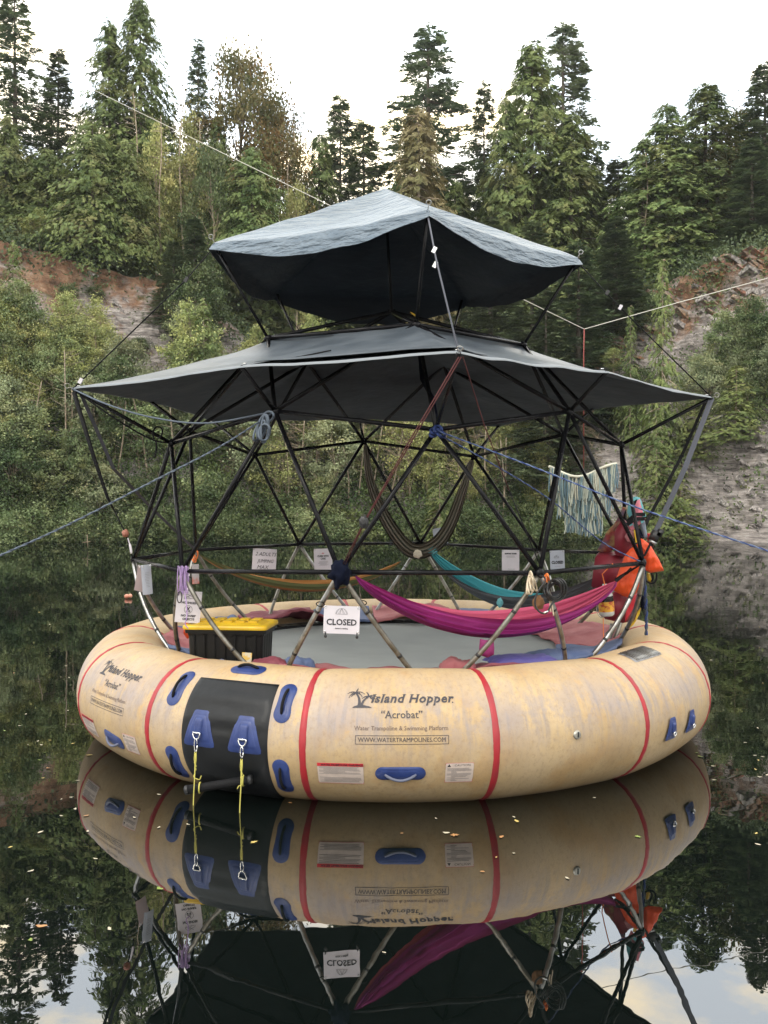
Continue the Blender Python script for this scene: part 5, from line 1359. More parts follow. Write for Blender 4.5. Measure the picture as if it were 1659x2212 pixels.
# ================================================================== NOTICES
def notice(name, px, py, Y, wd, ht, roll, yaw, inks, label, paper=None, curl=0.0, balls=True, ties=None):
    c = at(px, py, Y); o = empty(name, c, label, 'sign')
    ry = Matrix.Rotation(roll, 3, 'Y'); rz = Matrix.Rotation(yaw, 3, 'Z'); M = rz @ ry
    def P(x, z, d=0.0): return c + M @ Vector((x, -d + curl * ((x / wd * 2) ** 2) * .5 + curl * math.sin(z / ht * 3) * .4, z))
    n = 10; V = [P(-wd / 2 + wd * i / n, -ht / 2 + ht * j / n, .001) for i in range(n + 1) for j in range(n + 1)]
    V += [P(-wd / 2 + wd * i / n, -ht / 2 + ht * j / n, -.001) for i in range(n + 1) for j in range(n + 1)]
    k = (n + 1) ** 2; G = grid_faces(n + 1, n + 1); obj('sheet', V, [q[::-1] for q in G] + [tuple(i + k for i in q) for q in G], paper or M_paper, o)
    for nm, g, m in inks:
        obj(nm, [P(x, z, .0035) for x, z in g[0]], g[1], m, o, smooth=False)
    for sx in (-1, 1):
        for sz in ((1, -1) if balls == 2 else (1,)):
            q = P(sx * (wd / 2 - .012), sz * (ht / 2 - .012), .004)
            pts = [q + Vector((.008 * math.cos(t), 0, .008 * math.sin(t))) for t in [6.283 * i / 10 for i in range(11)]]; tube('eyelet', pts, .0022, M_chrome, o, 5)
    if balls == 2:
        for sx in (-1, 1):
            q = P(sx * (wd / 2 - .018), -ht / 2 + .012, .006); tube('bungee_cord', [q, q - Vector((0, 0, .022))], .004, M_blackrope, o, 6); blob('bungee_ball', q - Vector((0, 0, .034)), .012, .012, .013, M_blackplastic, parent=o, amp=0, n=6)
    return o, P
def dome_icon(s):
    arc = [(s * math.cos(t), s * math.sin(t) * 1.0) for t in [math.pi * k / 16 for k in range(17)]]
    L_ = [line2(arc, .0022), line2([(-s, 0), (s, 0)], .0022)]
    for a in (.32, .62): 
        L_.append(line2([(0, s), (-s * a, 0)], .002)); L_.append(line2([(0, s), (s * a, 0)], .002))
    L_.append(line2([(-s * .45, s * .88), (-s, 0)], .002)); L_.append(line2([(s * .45, s * .88), (s, 0)], .002))
    return join2(L_)
def bars(wd, y0, n, dy=.008, seed=1, h=.002):
    r_ = random.Random(seed); return join2([rect2(-wd / 2 * r_.uniform(.6, 1), y0 - i * dy, wd / 2 * r_.uniform(.6, 1), y0 - i * dy + h) for i in range(n)])
notice('closed_sign', 738, 1339, 7.45, .282, .218, .035, .02, [('lettering', shift(text_geo('CLOSED', .066, bold=.0016, sx=.97), 0, -.040), M_ink), ('dome_emblem', shift(dome_icon(.045), -.002, .045), M_greyink),
       ('small_print', shift(text_geo('dome is resting', .016, bold=.0004), 0, -.072), M_ink)], 'largest white closed notice hung between two front dome legs', balls=2)
for (a, b_) in (((700, 1308), (692, 1305)), ((775, 1304), (783, 1302))):
    p, q = at(*a, 7.44), at(*b_, 7.44); thing_tube('bungee_tie', oval(b_[0], b_[1], 7.46, 9, 5, .1, dy=.02) , .004, M_blackrope, 'black elastic tie at the top %s corner of the largest closed notice' % ('left' if a[0] < 740 else 'right'), 'tie')
notice('jumping_limit_sign', 571, 1211, 12.0, .30, .30, .06, .1, [('handwriting', join2([shift(text_geo('2 ADULTS', .066, shear=.35, sx=.88), .01, .06), shift(text_geo('JUMPING', .060, shear=.25, sx=.82), .015, -.025), shift(text_geo('MAX', .066, shear=.3), -.02, -.105), line2([(-.08, -.125), (-.04, -.118), (0, -.128), (.05, -.12)], .003)]), M_ink)], 'white handwritten notice about two adults jumping, clipped to the back rail')
notice('camp_notice', 698, 1208, 12.3, .235, .275, -.03, .0, [('heading', join2([shift(text_geo('CLIMB WITH', .032, bold=.002, sx=.8), 0, .03), shift(text_geo('CARE', .032, bold=.002, sx=.8), 0, -.003)]), M_greyink), ('small_print', bars(.15, -.03, 5, .012, 3, .003), M_greyink), ('emblem', shift(dome_icon(.014), 0, .07), M_redink)], 'white printed notice on the back rail beside the handwritten one')
notice('support_notice', 1103, 1211, 11.3, .205, .255, .0, -.05, [('heading', shift(text_geo('SUPPORT DOME', .022, bold=.0016, sx=.85), 0, .075), M_ink), ('small_print', join2([bars(.15, .055, 3, .010, 4), bars(.1, -.10, 2, .01, 8)]), M_greyink)], 'white support notice on the back rail, third from the left')
notice('small_closed_sign', 1204, 1211, 11.0, .165, .235, -.04, -.1, [('lettering', shift(text_geo('CLOSED', .044, bold=.0025, sx=.78, spacing=1.05), 0, -.035), M_ink), ('emblem', shift(dome_icon(.028), -.01, .03), M_greyink), ('small_print', shift(text_geo('dome is resting', .010), 0, -.07), M_greyink)], 'smaller greyish closed notice behind the right front joint', M_shadepaper)
notice('tilted_notice', 951, 1158, 12.6, .19, .22, -.15, .25, [('small_print', bars(.10, .02, 3, .012, 5, .003), M_greyink)], 'white notice tilted behind the right arm of the brown hammock', M_shadepaper)
def scissors(s):
    P = []
    circ = [(s * math.cos(t), s * math.sin(t)) for t in [6.283 * k / 28 for k in range(29)]]; P.append(line2(circ, .0025))
    for sx in (-1, 1):
        P.append(line2([(sx * s * .35, s * .62), (-sx * s * .28, -s * .3)], .009, .005)); cc = (-sx * s * .32, -s * .45)
        P.append(line2([(cc[0] + s * .17 * math.cos(t), cc[1] + s * .17 * math.sin(t)) for t in [6.283 * k / 12 for k in range(13)]], .005))
    return join2(P)
def shoes(s):
    P = [line2([(-s, -.3 * s), (-.8 * s, .2 * s), (-.4 * s, .1 * s), (0, -.05 * s), (.25 * s, -.3 * s), (-s, -.3 * s)], .0025), line2([(-.7 * s, .45 * s), (-.2 * s, .5 * s), (.3 * s, .2 * s), (.8 * s, .05 * s), (.9 * s, -.2 * s), (.2 * s, -.25 * s)], .0025), line2([(-.8 * s, -.3 * s), (.5 * s, .6 * s)], .003)]
    return join2(P)
notice('no_shoes_sign', 407, 1311, 8.3, .215, .275, .09, .22, [('shoe_drawing', shift(shoes(.045), 0, .085), M_ink), ('lettering', join2([shift(text_geo('NO SHOES', .026, bold=.001), 0, .028), shift(text_geo('NO SHARP', .026, bold=.001), .005, -.085), shift(text_geo('OBJECTS', .026, bold=.001), .008, -.115)]), M_ink), ('scissor_symbol', shift(scissors(.034), 0, -.022), M_ink)], 'white notice with a crossed scissor symbol beside the black bin', balls=True)
notice('side_notice', 306, 1250, 8.9, .13, .24, .25, 1.0, [], 'pinkish paper seen nearly edge on at the left dome joint', mat('pinkish paper', (.50, .40, .40), .5), .01)
notice('side_notice', 318, 1252, 8.6, .11, .27, -.05, .9, [('small_print', bars(.05, .06, 10, .014, 5, .002), M_greyink)], 'bluish paper curling below the left dome rail', M_shadepaper, .012)
notice('rail_notice', 423, 1240, 9.7, .10, .20, .0, 1.0, [], 'white and orange sheet seen edge on behind the lilac hank', mat('white orange sheet', (.55, .50, .50), .5, col2=(.65, .12, .05), scale=3, contrast=(.5, .56)), .01)

# ================================================================== BIN
def bin_thing():
    c = at(500, 1420, 8.45); c.z = .74; top = 1.145; LIFT = .085; o = empty('storage_bin', (c.x, c.y, .74), 'black ribbed storage bin with a bright yellow lid by the front rim', 'bin')
    W, D, w2, d2 = .36, .24, .31, .20; rot = Matrix.Rotation(-.10, 3, 'Z')
    def ring(hw, hd, z, ribs=0, n=14):
        P = []
        for (x0, y0, x1, y1) in ((-1, -1, 1, -1), (1, -1, 1, 1), (1, 1, -1, 1), (-1, 1, -1, -1)):
            for i in range(n):
                t = i / n; x, y = x0 + (x1 - x0) * t, y0 + (y1 - y0) * t
                k = 1 - .02 * (1 if i % 3 == 0 else 0) * ribs
                if i == 0: k *= .965
                P.append(Vector((c.x, c.y, LIFT)) + rot @ Vector((x * hw * k, y * hd * k, z)))
        return P
    V = []; rows = [(w2, d2, .74, 1), (w2 + .012, d2 + .01, .80, 1), (W - .03, D - .02, 1.02, 1), (W - .018, D - .015, 1.05, 0), (W - .004, D - .004, 1.052, 0), (W, D, 1.085, 0), (W, D, 1.10, 0)]
    for a, b_, z, rb in rows: V += ring(a, b_, z, rb)
    n = 56; Fc = [(i * n + k, i * n + (k + 1) % n, (i + 1) * n + (k + 1) % n, (i + 1) * n + k) for i in range(len(rows) - 1) for k in range(n)]
    obj('body', V, Fc, M_bin, o, smooth=False)
    V = []; lr = [(W + .012, D + .012, 1.086, 0), (W + .016, D + .016, 1.10, 0), (W + .012, D + .012, 1.118, 0), (W - .02, D - .02, 1.128, 0), (W - .035, D - .035, 1.115, 0), (W - .06, D - .06, 1.118, 0), (W - .08, D - .08, 1.135, 0), (.02, .02, 1.137, 0)]
    for a, b_, z, rb in lr: V += ring(a, b_, z, 0)
    Fc = [(i * n + k, i * n + (k + 1) % n, (i + 1) * n + (k + 1) % n, (i + 1) * n + k) for i in range(len(lr) - 1) for k in range(n)]
    lid = obj('lid', V, Fc, M_yellow, o)
    for i in range(5):
        for j in (-1, 1):
            V, Fc = box_geo(Vector((c.x, c.y, 1.142 + LIFT)) + rot @ Vector((-.22 + .11 * i, j * .075, 0)), .075, .10, .016, rot); obj('lid_rib', V, Fc, M_yellow, lid, smooth=False)
    for i in range(7):
        q = Vector((c.x, c.y, LIFT)) + rot @ Vector((-.27 + .09 * i, -(D - .012), .90)); V, Fc = box_geo(q, .012, .012, .27, rot @ Matrix.Rotation(.07, 3, 'X')); obj('rib', V, Fc, M_bin, o, smooth=False)
    st = at(533, 1421, 8.19); V, Fc = box_geo(st, .085, .004, .09, Matrix.Rotation(.08, 3, 'Y')); s_ = obj('sticker', V, Fc, mat('yellow and white sticker', (.62, .56, .42), .5, col2=(.70, .45, .10), scale=22, contrast=(.45, .5)), o, smooth=False)
    return o
bin_thing()
# red flag-like bag behind the notice
def pad(name, pts, Y, thick, m, label=None, cat=None, parent=None, p=2.2, seed=0, wr=.008, rings=12, tilt=0.0, yaw=0.0, puff_back=.4):
    """stuffed slab with the outline pts (frame units) at distance Y"""
    Q = [at(x, y, Y) for x, y in pts]; cen = sum(Q, Vector()) / len(Q)
    dens = []
    for i in range(len(Q)):
        a, c = Q[i], Q[(i + 1) % len(Q)]; pm, nx = Q[i - 1], Q[(i + 2) % len(Q)]
        for k in range(5): t = k / 5; dens.append(a.lerp(c, t) + ((a - pm).normalized() - (nx - c).normalized()) * .0 )
    n = len(dens); V = []; fr = Vector((0, -1, 0))
    for side in (1, -1):
        V.append(cen + fr * thick * (1 if side > 0 else -puff_back))
        for r_ in range(1, rings + 1):
            s = r_ / rings; h = thick * max(0, 1 - s ** p) ** .5 * (1 if side > 0 else puff_back)
            for q in dens:
                v = cen + (q - cen) * s; w_ = wr * noise.noise(Vector((v.x * 14, v.z * 14, seed))) * (1 - s ** 6) + wr * .6 * noise.noise(Vector((v.x * 30, v.z * 9, seed + 4)))
                V.append(v + fr * (h * side + w_))
    Fc = []; half = 1 + n * rings
    for sd in (0, 1):
        b0 = sd * half; f = [(b0, b0 + 1 + k, b0 + 1 + (k + 1) % n) for k in range(n)]
        for r_ in range(rings - 1):
            for k in range(n): a = b0 + 1 + r_ * n; f.append((a + k, a + n + k, a + n + (k + 1) % n, a + (k + 1) % n))
        Fc += f if sd else [q[::-1] for q in f]
    R = Matrix.Rotation(yaw, 3, 'Z') @ Matrix.Rotation(tilt, 3, 'X')
    V = [cen + R @ (v - cen) for v in V]
    o = obj(name, V, Fc, m, parent)
    return tag(o, label, cat)
pad('stuff_pouch', [(1037, 1380), (1050, 1383), (1066, 1382), (1068, 1400), (1067, 1414), (1053, 1421), (1036, 1415), (1035, 1398)], 7.85, .03, mat('magenta nylon', (.20, .010, .10), .6, bump=.5, bscale=20), 'magenta stuff pouch dangling beneath the pink hammock', 'pouch')
pad('orange_bag', [(409, 1300), (418, 1330), (417, 1375), (404, 1380), (396, 1368), (400, 1335)], 8.6, .03, M_orange, 'red orange bag end hanging behind the no shoes notice', 'bag')
# ================================================================== VEST CLUSTER
C1 = lambda L_: [((2240 + x / 3.352) * .5486, (1900 + y / 3.352) * .5486) for x, y in L_]
def hexa(name, front, Y, depth, shiftp, m1, m2, label, cat):
    """foam block: front outline (frame units) pushed back by depth with an offset"""
    A = [at(x, y, Y) for x, y in front]; Bk = [at(x + shiftp[0], y + shiftp[1], Y + depth) for x, y in front]; n = len(A)
    o = empty(name, sum(A, Vector()) / n, label, cat)
    bm = bmesh.new(); va = [bm.verts.new(p) for p in A]; vb = [bm.verts.new(p) for p in Bk]
    bm.faces.new(va); bm.faces.new(vb[::-1])
    for i in range(n): bm.faces.new((va[i], vb[i], vb[(i + 1) % n], va[(i + 1) % n]))
    bmesh.ops.recalc_face_normals(bm, faces=bm.faces); bmesh.ops.bevel(bm, geom=list(bm.edges), offset=.014, segments=3, affect='EDGES')
    me = bpy.data.meshes.new('foam'); bm.to_mesh(me); bm.free(); link('foam', me, m1, o)
    if m2:
        q = Vector((0, -.012, 0)); 
    return o
pad('patterned_cloth', C1([(715, 320), (760, 330), (700, 480), (640, 600), (615, 760), (600, 870), (520, 950), (370, 895), (450, 760), (500, 650), (600, 540), (670, 420)]), 9.75, .04, mat('patterned red and yellow cloth', (.22, .03, .03), .8, col2=(.34, .25, .10), scale=9, contrast=(.42, .60), hue_noise=((.08, .05, .08), 5, .5, .65)), 'red and mustard patterned cloth hanging left of the red cushion', 'cloth', seed=3, wr=.03)
hexa('foam_cushion', C1([(690, 500), (790, 540), (850, 780), (760, 1000), (600, 960), (600, 650)]), 9.55, .12, (3, -3), M_redvinyl, None, 'upright dark red foam cushion behind the orange jacket', 'cushion')
hexa('foam_cushion', C1([(345, 985), (715, 975), (640, 1380), (290, 1400)]), 9.6, .16, (5, -12), M_redvinyl, None, 'square dark red foam cushion behind the dome rail', 'cushion')
o = hexa('foam_cushion', C1([(560, 1440), (780, 1490), (730, 1862), (440, 1800)]), 9.3, .20, (26, -6), M_redvinyl, None, 'lowest dark red foam block standing on the tube', 'cushion')
pad('bright_panel', C1([(770, 1500), (890, 1480), (850, 1660), (740, 1850)]), 9.27, .012, M_redbright, parent=o, p=8)
# child vest
vt = empty('child_vest', at(1374, 1110, 9.5), 'small teal and pink checked life vest hanging above the orange one', 'life vest')
pad('back_panel', C1([(830, 200), (880, 185), (935, 200), (960, 250), (985, 330), (990, 420), (900, 400), (850, 440), (800, 470), (770, 400), (780, 300), (800, 240)]), 9.5, .05, M_teal, parent=vt, seed=2)
pad('lining', C1([(862, 262), (935, 215), (950, 300), (980, 400), (930, 440), (890, 420), (850, 340)]), 9.44, .02, M_pink, parent=vt, seed=5)
pad('collar', C1([(835, 262), (905, 215), (880, 260), (850, 320), (870, 380), (850, 400), (832, 330)]), 9.41, .018, M_blackstrap, parent=vt)
ck = [(775, 500), (1000, 420), (1010, 500), (830, 640)]
base_ = C1([(770, 530), (880, 450), (985, 400), (1012, 480), (990, 520), (900, 580), (830, 645)])
bp = pad('belt_panel', base_, 9.42, .035, M_pink, parent=vt, seed=7)
for i, (u, v) in enumerate([(0, 0), (2, 0), (1, 1), (3, 1), (4, 0)]):
    x0 = 785 + u * 44 + v * 20; y0 = 540 - u * 28 + v * 44
    pad('check', C1([(x0, y0), (x0 + 42, y0 - 26), (x0 + 60, y0 + 16), (x0 + 18, y0 + 44)]), 9.375, .004, M_teal, parent=bp, wr=.0, p=9)
for y in (0, 62): strap('buckle_strap', [at(*C1([(765, 520 + y * .6)])[0], 9.37), at(*C1([(880, 420 + y)])[0], 9.34), at(*C1([(1005, 420 + y * .9)])[0], 9.37)], .035, M_blackstrap, vt, (0, 0, 1))
pad('grey_panel', C1([(940, 560), (1000, 500), (1025, 640), (1035, 730), (980, 740)]), 9.5, .035, mat('grey foam', (.22, .26, .32), .7), parent=vt)
pad('lower_panel', C1([(750, 680), (790, 620), (870, 650), (840, 800), (770, 780), (735, 720)]), 9.48, .03, mat('dusty pink cloth', (.40, .16, .17), .7), parent=vt)
sstrap([at(*C1([(880, 620)])[0], 9.42), at(*C1([(890, 700)])[0], 9.42), at(*C1([(905, 790)])[0], 9.42)], .04, M_yellow, 'yellow edging strip below the teal and pink vest')
pad('dark_vest', C1([(880, 590), (940, 610), (1000, 730), (930, 760), (850, 860), (830, 800), (870, 700)]), 9.5, .04, M_navy, 'black vest part hanging between the child vest and the orange jacket', 'life vest', seed=9, wr=.02)
pad('red_vest', C1([(1030, 670), (1100, 665), (1130, 720), (1110, 860), (1060, 840), (1030, 740)]), 9.6, .04, M_redbright, 'bright red vest corner behind the ratchet buckle', 'life vest')
ov = empty('orange_vest', at(1390, 1200, 9.2), 'bright orange life jacket draped over the right dome joint', 'life vest')
pad('right_lobe', C1([(955, 735), (1010, 770), (1080, 830), (1130, 920), (1190, 1020), (1225, 1090), (1252, 1165), (1160, 1180), (1070, 1190), (1015, 1160), (1000, 1060), (985, 960), (950, 860), (900, 800), (920, 765)]), 9.12, .075, M_orange, parent=ov, seed=1, wr=.022)
pad('left_lobe', C1([(930, 790), (985, 960), (1000, 1060), (960, 1180), (940, 1330), (890, 1460), (830, 1530), (720, 1500), (630, 1450), (552, 1405), (590, 1330), (650, 1190), (700, 1060), (740, 960), (800, 880), (860, 840)]), 9.2, .085, M_orange, parent=ov, seed=6, wr=.022)
strap('jacket_strap', [at(*q, 9.03) for q in C1([(930, 980), (1000, 960), (1050, 860), (1085, 790)])], .022, M_blackstrap, ov, (0, 0, 1))
strap('jacket_strap', [at(*q, 9.08) for q in C1([(610, 1290), (700, 1230), (770, 1190), (830, 1130)])], .028, M_blackstrap, ov, (0, 0, 1))
for q in ([(1010, 1180), (1020, 1290), (1090, 1330), (1150, 1290), (1160, 1190)], [(1085, 1190), (1110, 1260), (1090, 1310)]):
    tube('dangling_strap', smooth_path([at(*v, 9.2) for v in C1(q)], 4), .010, M_blackstrap, ov, 6)
pad('yellow_tab', C1([(1035, 1190), (1070, 1200), (1095, 1290), (1085, 1320), (1040, 1300), (1030, 1240)]), 9.22, .02, M_yellow, parent=ov)
pad('yellow_bag', C1([(905, 1700), (955, 1645), (935, 1730), (900, 1800), (850, 1880), (760, 1960), (715, 1985), (780, 1900), (850, 1830)]), 9.5, .02, M_yellow, 'yellow bag edge tucked behind the right bent legs', 'bag')
pad('dark_bag', C1([(950, 1480), (1010, 1500), (1050, 1640), (1000, 1650), (960, 1700), (940, 1600)]), 9.5, .03, M_navy, 'dark blue bag behind the hanging rope end', 'bag')
for q in ([(560, 1860), (545, 1950), (480, 2010)], [(640, 1850), (570, 1990), (540, 2060)]):
    tube('strut_brace', smooth_path([at(*v, 9.5) for v in C1(q)], 4), .014, M_steel, dome, 7)
# bottle
bt = empty('drink_bottle', at(1309, 1300, 9.0), 'upside hanging drink bottle with dark cola and an orange label', 'bottle')
def lathe(name, c, prof, m, parent, tiltx=.1, n=20):
    V = []; R = Matrix.Rotation(tiltx, 3, 'Y')
    for r_, z in prof:
        for k in range(n): a = 2 * math.pi * k / n; V.append(Vector(c) + R @ Vector((r_ * math.cos(a), r_ * math.sin(a), z)))
    return obj(name, V, [f[::-1] for f in [(i * n + k, i * n + (k + 1) % n, (i + 1) * n + (k + 1) % n, (i + 1) * n + k) for i in range(len(prof) - 1) for k in range(n)]] , m, parent)
bc = at(1309, 1299, 9.0)
M_glass = mat('clear plastic', (.55, .55, .52), .12, spec=.7); M_cola = mat('dark cola', (.012, .009, .008), .15)
lathe('shoulder', bc, [(.020, .135), (.022, .115), (.055, .09), (.068, .065), (.070, .05)], M_glass, bt, -.08)
lathe('cola', bc, [(.070, .051), (.072, .03), (.072, 0.0)], M_cola, bt, -.08)
lathe('label', bc, [(.0725, 0.0), (.073, -.02), (.073, -.08), (.0725, -.095)], mat('orange drink label', (.72, .36, .03), .45, col2=(.45, .06, .02), scale=26, contrast=(.50, .62)), bt, -.08)
lathe('base', bc, [(.072, -.095), (.070, -.125), (.055, -.14), (.0, -.14)], M_glass, bt, -.08)
lathe('cap', bc, [(.0, .165), (.020, .165), (.022, .16), (.022, .135)], mat('mint cap', (.40, .62, .55), .4), bt, -.08)
thing_tube('bottle_cord', [NODE['e', 1].lerp(NODE['e', 2], .67) + Vector((0, -.02, .02)), at(1301, 1240, 8.95), at(1306, 1262, 8.98), at(1307, 1280, 9.0)], .005, M_neon, 'orange cord holding the drink bottle under the dome rail', 'cord')
thing_tube('bottle_cord', [at(1303, 1335, 9.0), at(1304, 1380, 9.05), at(1303, 1396, 9.05)], .004, M_neon, 'thin orange cord trailing below the drink bottle', 'cord')
coil('cord_ring', [oval(1298, 1318, 9.0, 9, 16, -.2)], .004, M_white, 'thin pale cord loop beside the drink bottle', 'cord')

# ================================================================== YARN HANGING
yn = empty('yarn_hanging', at(1261, 1012, 13.5), 'three tiered teal and cream yarn hanging seen through the right of the dome', 'wall hanging')
yc = [mat('yarn %d' % i, c, .9) for i, c in enumerate([(.19, .27, .28), (.42, .45, .38), (.12, .19, .23), (.48, .47, .38), (.29, .37, .36)])]
def ytop(x): return 1018 + 14 * math.sin((x - 1190) / 148 * 6.283 * .85 - .5) - 2
rl = smooth_path([at(x, ytop(x), 13.5 + .12 * math.sin(x * .09)) for x in range(1187, 1338, 12)], 3); tube('cord', rl, .022, yc[3], yn, 7)
ry = random.Random(4)
for ti, (x0, x1, y0f, dy, amp) in enumerate([(1188, 1336, 0, 56, 12), (1203, 1322, 48, 52, 10), (1222, 1300, 98, 40, 8)]):
    by = {k: [] for k in range(5)}
    for k in range(150 if ti == 0 else 120):
        x = ry.uniform(x0, x1); yt = (ytop(x) if ti == 0 else 1012 + y0f + 4 * math.sin(x * .07)); ln_ = dy + ry.uniform(-amp, amp)
        Yd = 13.5 - .04 * (2 - ti) + ry.uniform(-.03, .03); a, b2 = at(x, yt, Yd), at(x + ry.uniform(-5, 5), yt + ln_, Yd); m_ = a.lerp(b2, .5) + Vector((ry.uniform(-.02, .02), ry.uniform(-.02, .02), 0))
        c_ = min(4, int(abs(noise.noise(Vector((x * .05, ti, 0)))) * 6 + ry.random() * 2.2)); by[c_].append(sweep([a, m_, b2], [.008, .010, .008], 4, caps=False))
    for c_, gs in by.items():
        if gs: tag(obj('yarn_fringe', *join_geo(gs), yc[c_], yn), kind='stuff')

# ================================================================== ROPE LADDER
ld = empty('rope_ladder', ringL, 'yellow rope ladder with a dark padded rung hanging from the blue anchors', 'ladder')
wL = Vector((ringL.x, ringL.y - .10, -.12)); wR = Vector((ringR.x, ringR.y - .10, -.12))
for rg, wt, nm in ((ringL, wL, 0), (ringR, wR, 1)):
    tube('snap_link', oval(*proj(rg - Vector((0, 0, .045))), rg.y - .01, 3.2, 15 if nm == 0 else 12, 0, 10, .005), .0045, M_chrome, ld, 6)
    a = rg - Vector((0, .01, .10)); tube('rope', smooth_path([a, a.lerp(wt, .35) + Vector((.003, -.02, 0)), a.lerp(wt, .7) - Vector((.004, .0, 0)), wt], 5), .0045, M_yrope, ld, 7)
    for d in (-.005, .005): tube('loop', smooth_path([a + Vector((d, 0, .01)), a + Vector((d * 1.6, -.01, -.05)), a + Vector((0, 0, -.10))], 4), .003, M_yrope, ld, 6)
    for z in (-.07, -.10, -.125): blob('knot', a + Vector((.004 * math.sin(z * 99), -.005, z)), .0095, .009, .010, M_yrope, parent=ld, amp=.2, n=6, seed=z)
    hk = a + Vector((0, -.01, -.15)); tube('hooked_end', smooth_path([hk, hk + Vector((.0 if nm else -.012, 0, -.03)), hk + Vector((-.02 if nm else .03, 0, -.05 if not nm else -.04)), hk + Vector((-.03 if nm else .045, 0, -.02 if not nm else -.06))], 4), .0042, M_yrope, ld, 6)
rA, rB = at(405, 1706, 7.20), at(541, 1684, 7.08)
rg_ = tube('rung', [rA, rA.lerp(rB, .5), rB], .033, mat('black foam rung', (.005, .005, .006), .7, bump=.5, bscale=60, spec=.2), ld, 14)
d = (rB - rA).normalized()
for q in (rA, rB): V, Fc = sweep([q - d * .014, q + d * .014], .036, 14); obj('end_cap', V, Fc, M_blackplastic, rg_)
for t_, q in ((.20, wL), (.89, wR)):
    c = rA.lerp(rB, t_); pts = [c + Vector((0, .04 * math.cos(a), .04 * math.sin(a))) for a in [6.283 * k / 12 for k in range(13)]]; tube('loop', pts, .006, M_yrope, ld, 6)
# ================================================================== ON THE WATER
by_ = empty('buoy', water_at(277, 1296), 'small faded orange twin lobed buoy floating left of the dome', 'buoy')
M_buoy = mat('faded orange buoy', (.45, .16, .10), .5, col2=(.52, .26, .18), scale=6); p = water_at(277, 1293)
blob('lobe', p + Vector((-.035, 0, .05)), .055, .055, .055, M_buoy, parent=by_, amp=.05); blob('lobe', p + Vector((.045, .0, .06)), .05, .05, .052, M_buoy, parent=by_, amp=.05)
rl_ = random.Random(21); leaf_me = {}
def leaf_geo(seed, kind):
    r_ = random.Random(seed); V = []; n = 7
    if kind == 'lobed':
        pts = []; 
        for k in range(14): a = 2 * math.pi * k / 14; rr = (.5 if k % 2 == 0 else .24) * r_.uniform(.75, 1.1); pts.append((rr * math.cos(a), rr * math.sin(a) * .8, .05 * r_.random()))
        V = [(0, 0, .01)] + pts; Fc = [(0, 1 + k, 1 + (k + 1) % 14) for k in range(14)]
    else:
        for k in range(n + 1):
            t = k / n; wd = .22 * math.sin(math.pi * t) ** .7; z = .10 * (t - .5) ** 2 * 4 * r_.uniform(.5, 1); bend = .12 * math.sin(t * 3) * r_.uniform(-1, 1)
            V += [(t - .5, bend + wd, z + .05), (t - .5, bend, z), (t - .5, bend - wd, z + .04)]
        Fc = [f for i in range(n) for f in ((i * 3, i * 3 + 1, i * 3 + 4, i * 3 + 3), (i * 3 + 1, i * 3 + 2, i * 3 + 5, i * 3 + 4))]
    return V, Fc
LM = {'Y': M_leafY, 'P': M_leafP, 'G': M_leafG, 'O': M_leafO}
CN = {'Y': 'yellow', 'P': 'pale dry', 'G': 'green', 'O': 'orange brown'}
def leaf(px, py, size, col, label=None, group=None, kind='oval'):
    key = (col, kind, rl_.randrange(4))
    if key not in leaf_me:
        me = mesh('fallen_leaf', *leaf_geo(key[2] * 7 + 1, kind)); me.materials.append(LM[col]); leaf_me[key] = me
    o = bpy.data.objects.new('fallen_leaf', leaf_me[key]); COL.objects.link(o); p = water_at(px, py); p.z = .004; o.location = p
    s = size * p.y / F; s = max(s * .82, .025) ; o.scale = (s, s, s * .6); o.rotation_euler = (rl_.uniform(-.1, .1), rl_.uniform(-.1, .1), rl_.uniform(0, 6.28))
    return tag(o, label or '%s leaf floating %s' % (CN[col], ('near the far shore' if py < 1200 else 'out on the far water' if py < 1300 else 'level with the raft' if py < 1500 else 'beside the tube reflection') + (' at the left edge' if px < 70 else ' left of the raft' if px < 300 else ' behind the raft' if px < 1400 else ' right of the raft' if px < 1600 else ' at the right edge')), 'leaf', group or '%s leaves scattered on the water' % CN[col])
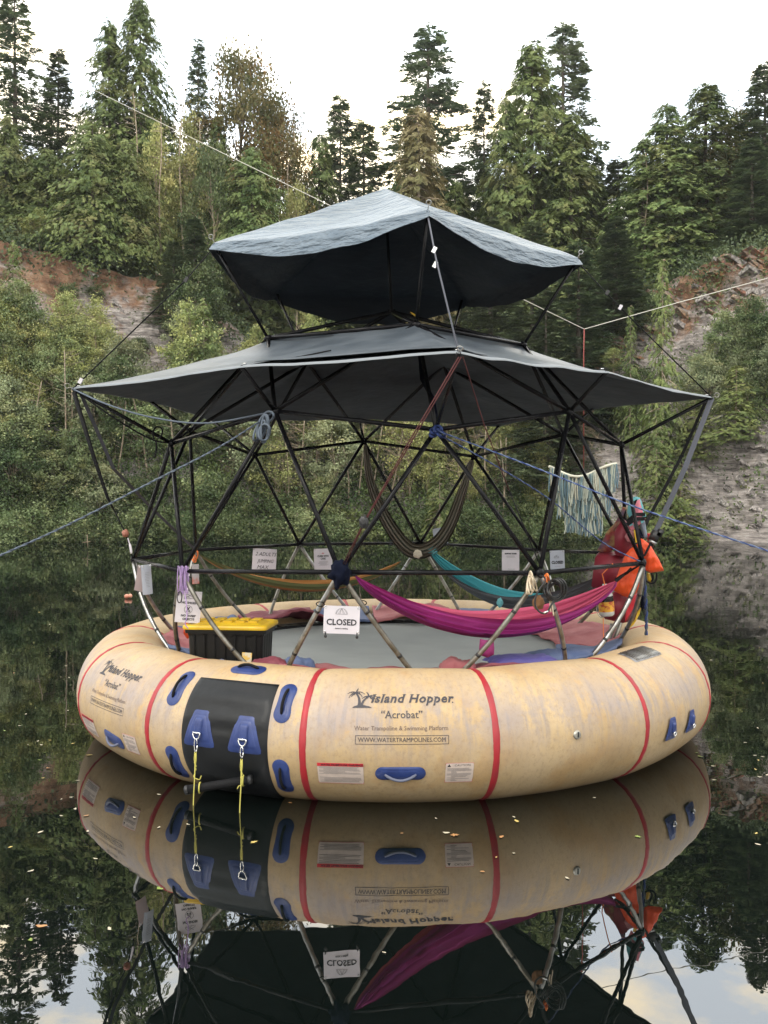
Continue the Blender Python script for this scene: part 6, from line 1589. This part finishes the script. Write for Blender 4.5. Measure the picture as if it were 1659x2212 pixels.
for px, py, s, c, l, kd in [(1116, 1775, 22, 'Y', 'bright yellow leaf floating on the mirrored tube', 'oval'), (964, 1800, 20, 'P', 'pale leaf floating beside the orange brown one on the mirrored tube', 'oval'), (982, 1805, 34, 'O', 'orange brown lobed leaf floating on the mirrored tube', 'lobed'),
                        (1083, 1809, 20, 'O', 'narrow tan leaf floating right of the lobed one', 'oval'), (1110, 1844, 14, 'P', 'small pale leaf floating near the mirrored red seam', 'lobed'), (1110, 1766, 12, 'P', 'faint curled leaf beside the bright yellow one', 'oval'),
                        (1378, 1808, 22, 'G', 'greenish lobed leaf floating near the mirrored right seam', 'lobed'), (1284, 1724, 16, 'P', 'pale leaf touching the right foot of the tube', 'lobed'), (1225, 1898, 16, 'P', 'pale leaf floating below the mirrored valve', 'oval'),
                        (1042, 1884, 14, 'O', 'small tan leaf left of the mirrored valve', 'oval'), (1072, 1853, 10, 'Y', 'tiny yellow leaf on the mirrored red seam', 'oval'), (942, 1769, 12, 'P', 'tiny pale leaf right of the mirrored handle', 'oval'), (868, 1801, 10, 'O', 'tiny orange leaf on the mirrored handle', 'oval'),
                        (345, 1921, 26, 'G', 'green leaf floating below the mirrored boarding panel', 'oval'), (548, 1820, 24, 'Y', 'torn yellow leaf floating on the mirrored boarding panel', 'lobed'), (10, 2003, 30, 'P', 'pale split leaf at the left edge of the water', 'lobed'),
                        (90, 2002, 34, 'O', 'narrow orange leaf near the left edge of the water', 'oval'), (236, 2008, 20, 'P', 'pale blunt leaf right of the narrow orange one', 'oval'), (66, 2032, 22, 'G', 'bright green leaf lowest on the left', 'oval'), (66, 1883, 22, 'P', 'large pale leaf among the mirrored trees on the left', 'oval'),
                        (87, 1799, 20, 'P', 'pale leaf above the large pale one on the left', 'oval'), (206, 1856, 14, 'P', 'small pale leaf beside the mirrored tube on the left', 'oval'), (290, 1767, 14, 'P', 'pale leaf floating on the mirrored caution label', 'oval'), (193, 1632, 18, 'Y', 'yellow leaf touching the left end of the tube', 'oval'),
                        (168, 1687, 12, 'P', 'small white leaf left of the mirrored tube end', 'oval'), (848, 1705, 14, 'O', 'orange leaf against the tube below the handle', 'oval'), (627, 1735, 16, 'O', 'brown leaf where the left red seam meets the water', 'lobed'), (922, 1724, 16, 'Y', 'yellow leaf against the tube under the caution label', 'oval'),
                        (830, 2059, 10, 'P', 'pale leaf on the mirrored closed notice', 'oval'), (1513, 1635, 20, 'G', 'grey green leaf floating by the right end of the tube', 'oval'), (1505, 1627, 14, 'G', 'dark green leaf beside the grey green one on the right', 'lobed')]:
    leaf(px, py, s, c, l, 'leaves floating near the tube', kd)
for k in range(70):
    side = rl_.random()
    px = rl_.uniform(0, 210) if side < .55 else rl_.uniform(1535, 1659) if side < .85 else rl_.uniform(0, 420)
    py = 1230 + 620 * rl_.random() ** 1.1
    leaf(px, py, rl_.uniform(7, 12) * (py - 1100) / 600 + 3, rl_.choice('PPPPYYGO'))
for k in range(26):
    leaf(rl_.uniform(0, 1659), rl_.uniform(1195, 1290), rl_.uniform(4, 6), rl_.choice('PPPG'))
# twigs poking out of the lake, left
tw = [sweep([at(188, 1155, 44), at(190, 1185, 44)], .02, 5), sweep([at(178, 1172, 44), at(196, 1170, 44)], .014, 4)]
tag(obj('dead_stick', *join_geo(tw), L_twig), 'pale dead stick poking out of the water at the left bank', 'stick')
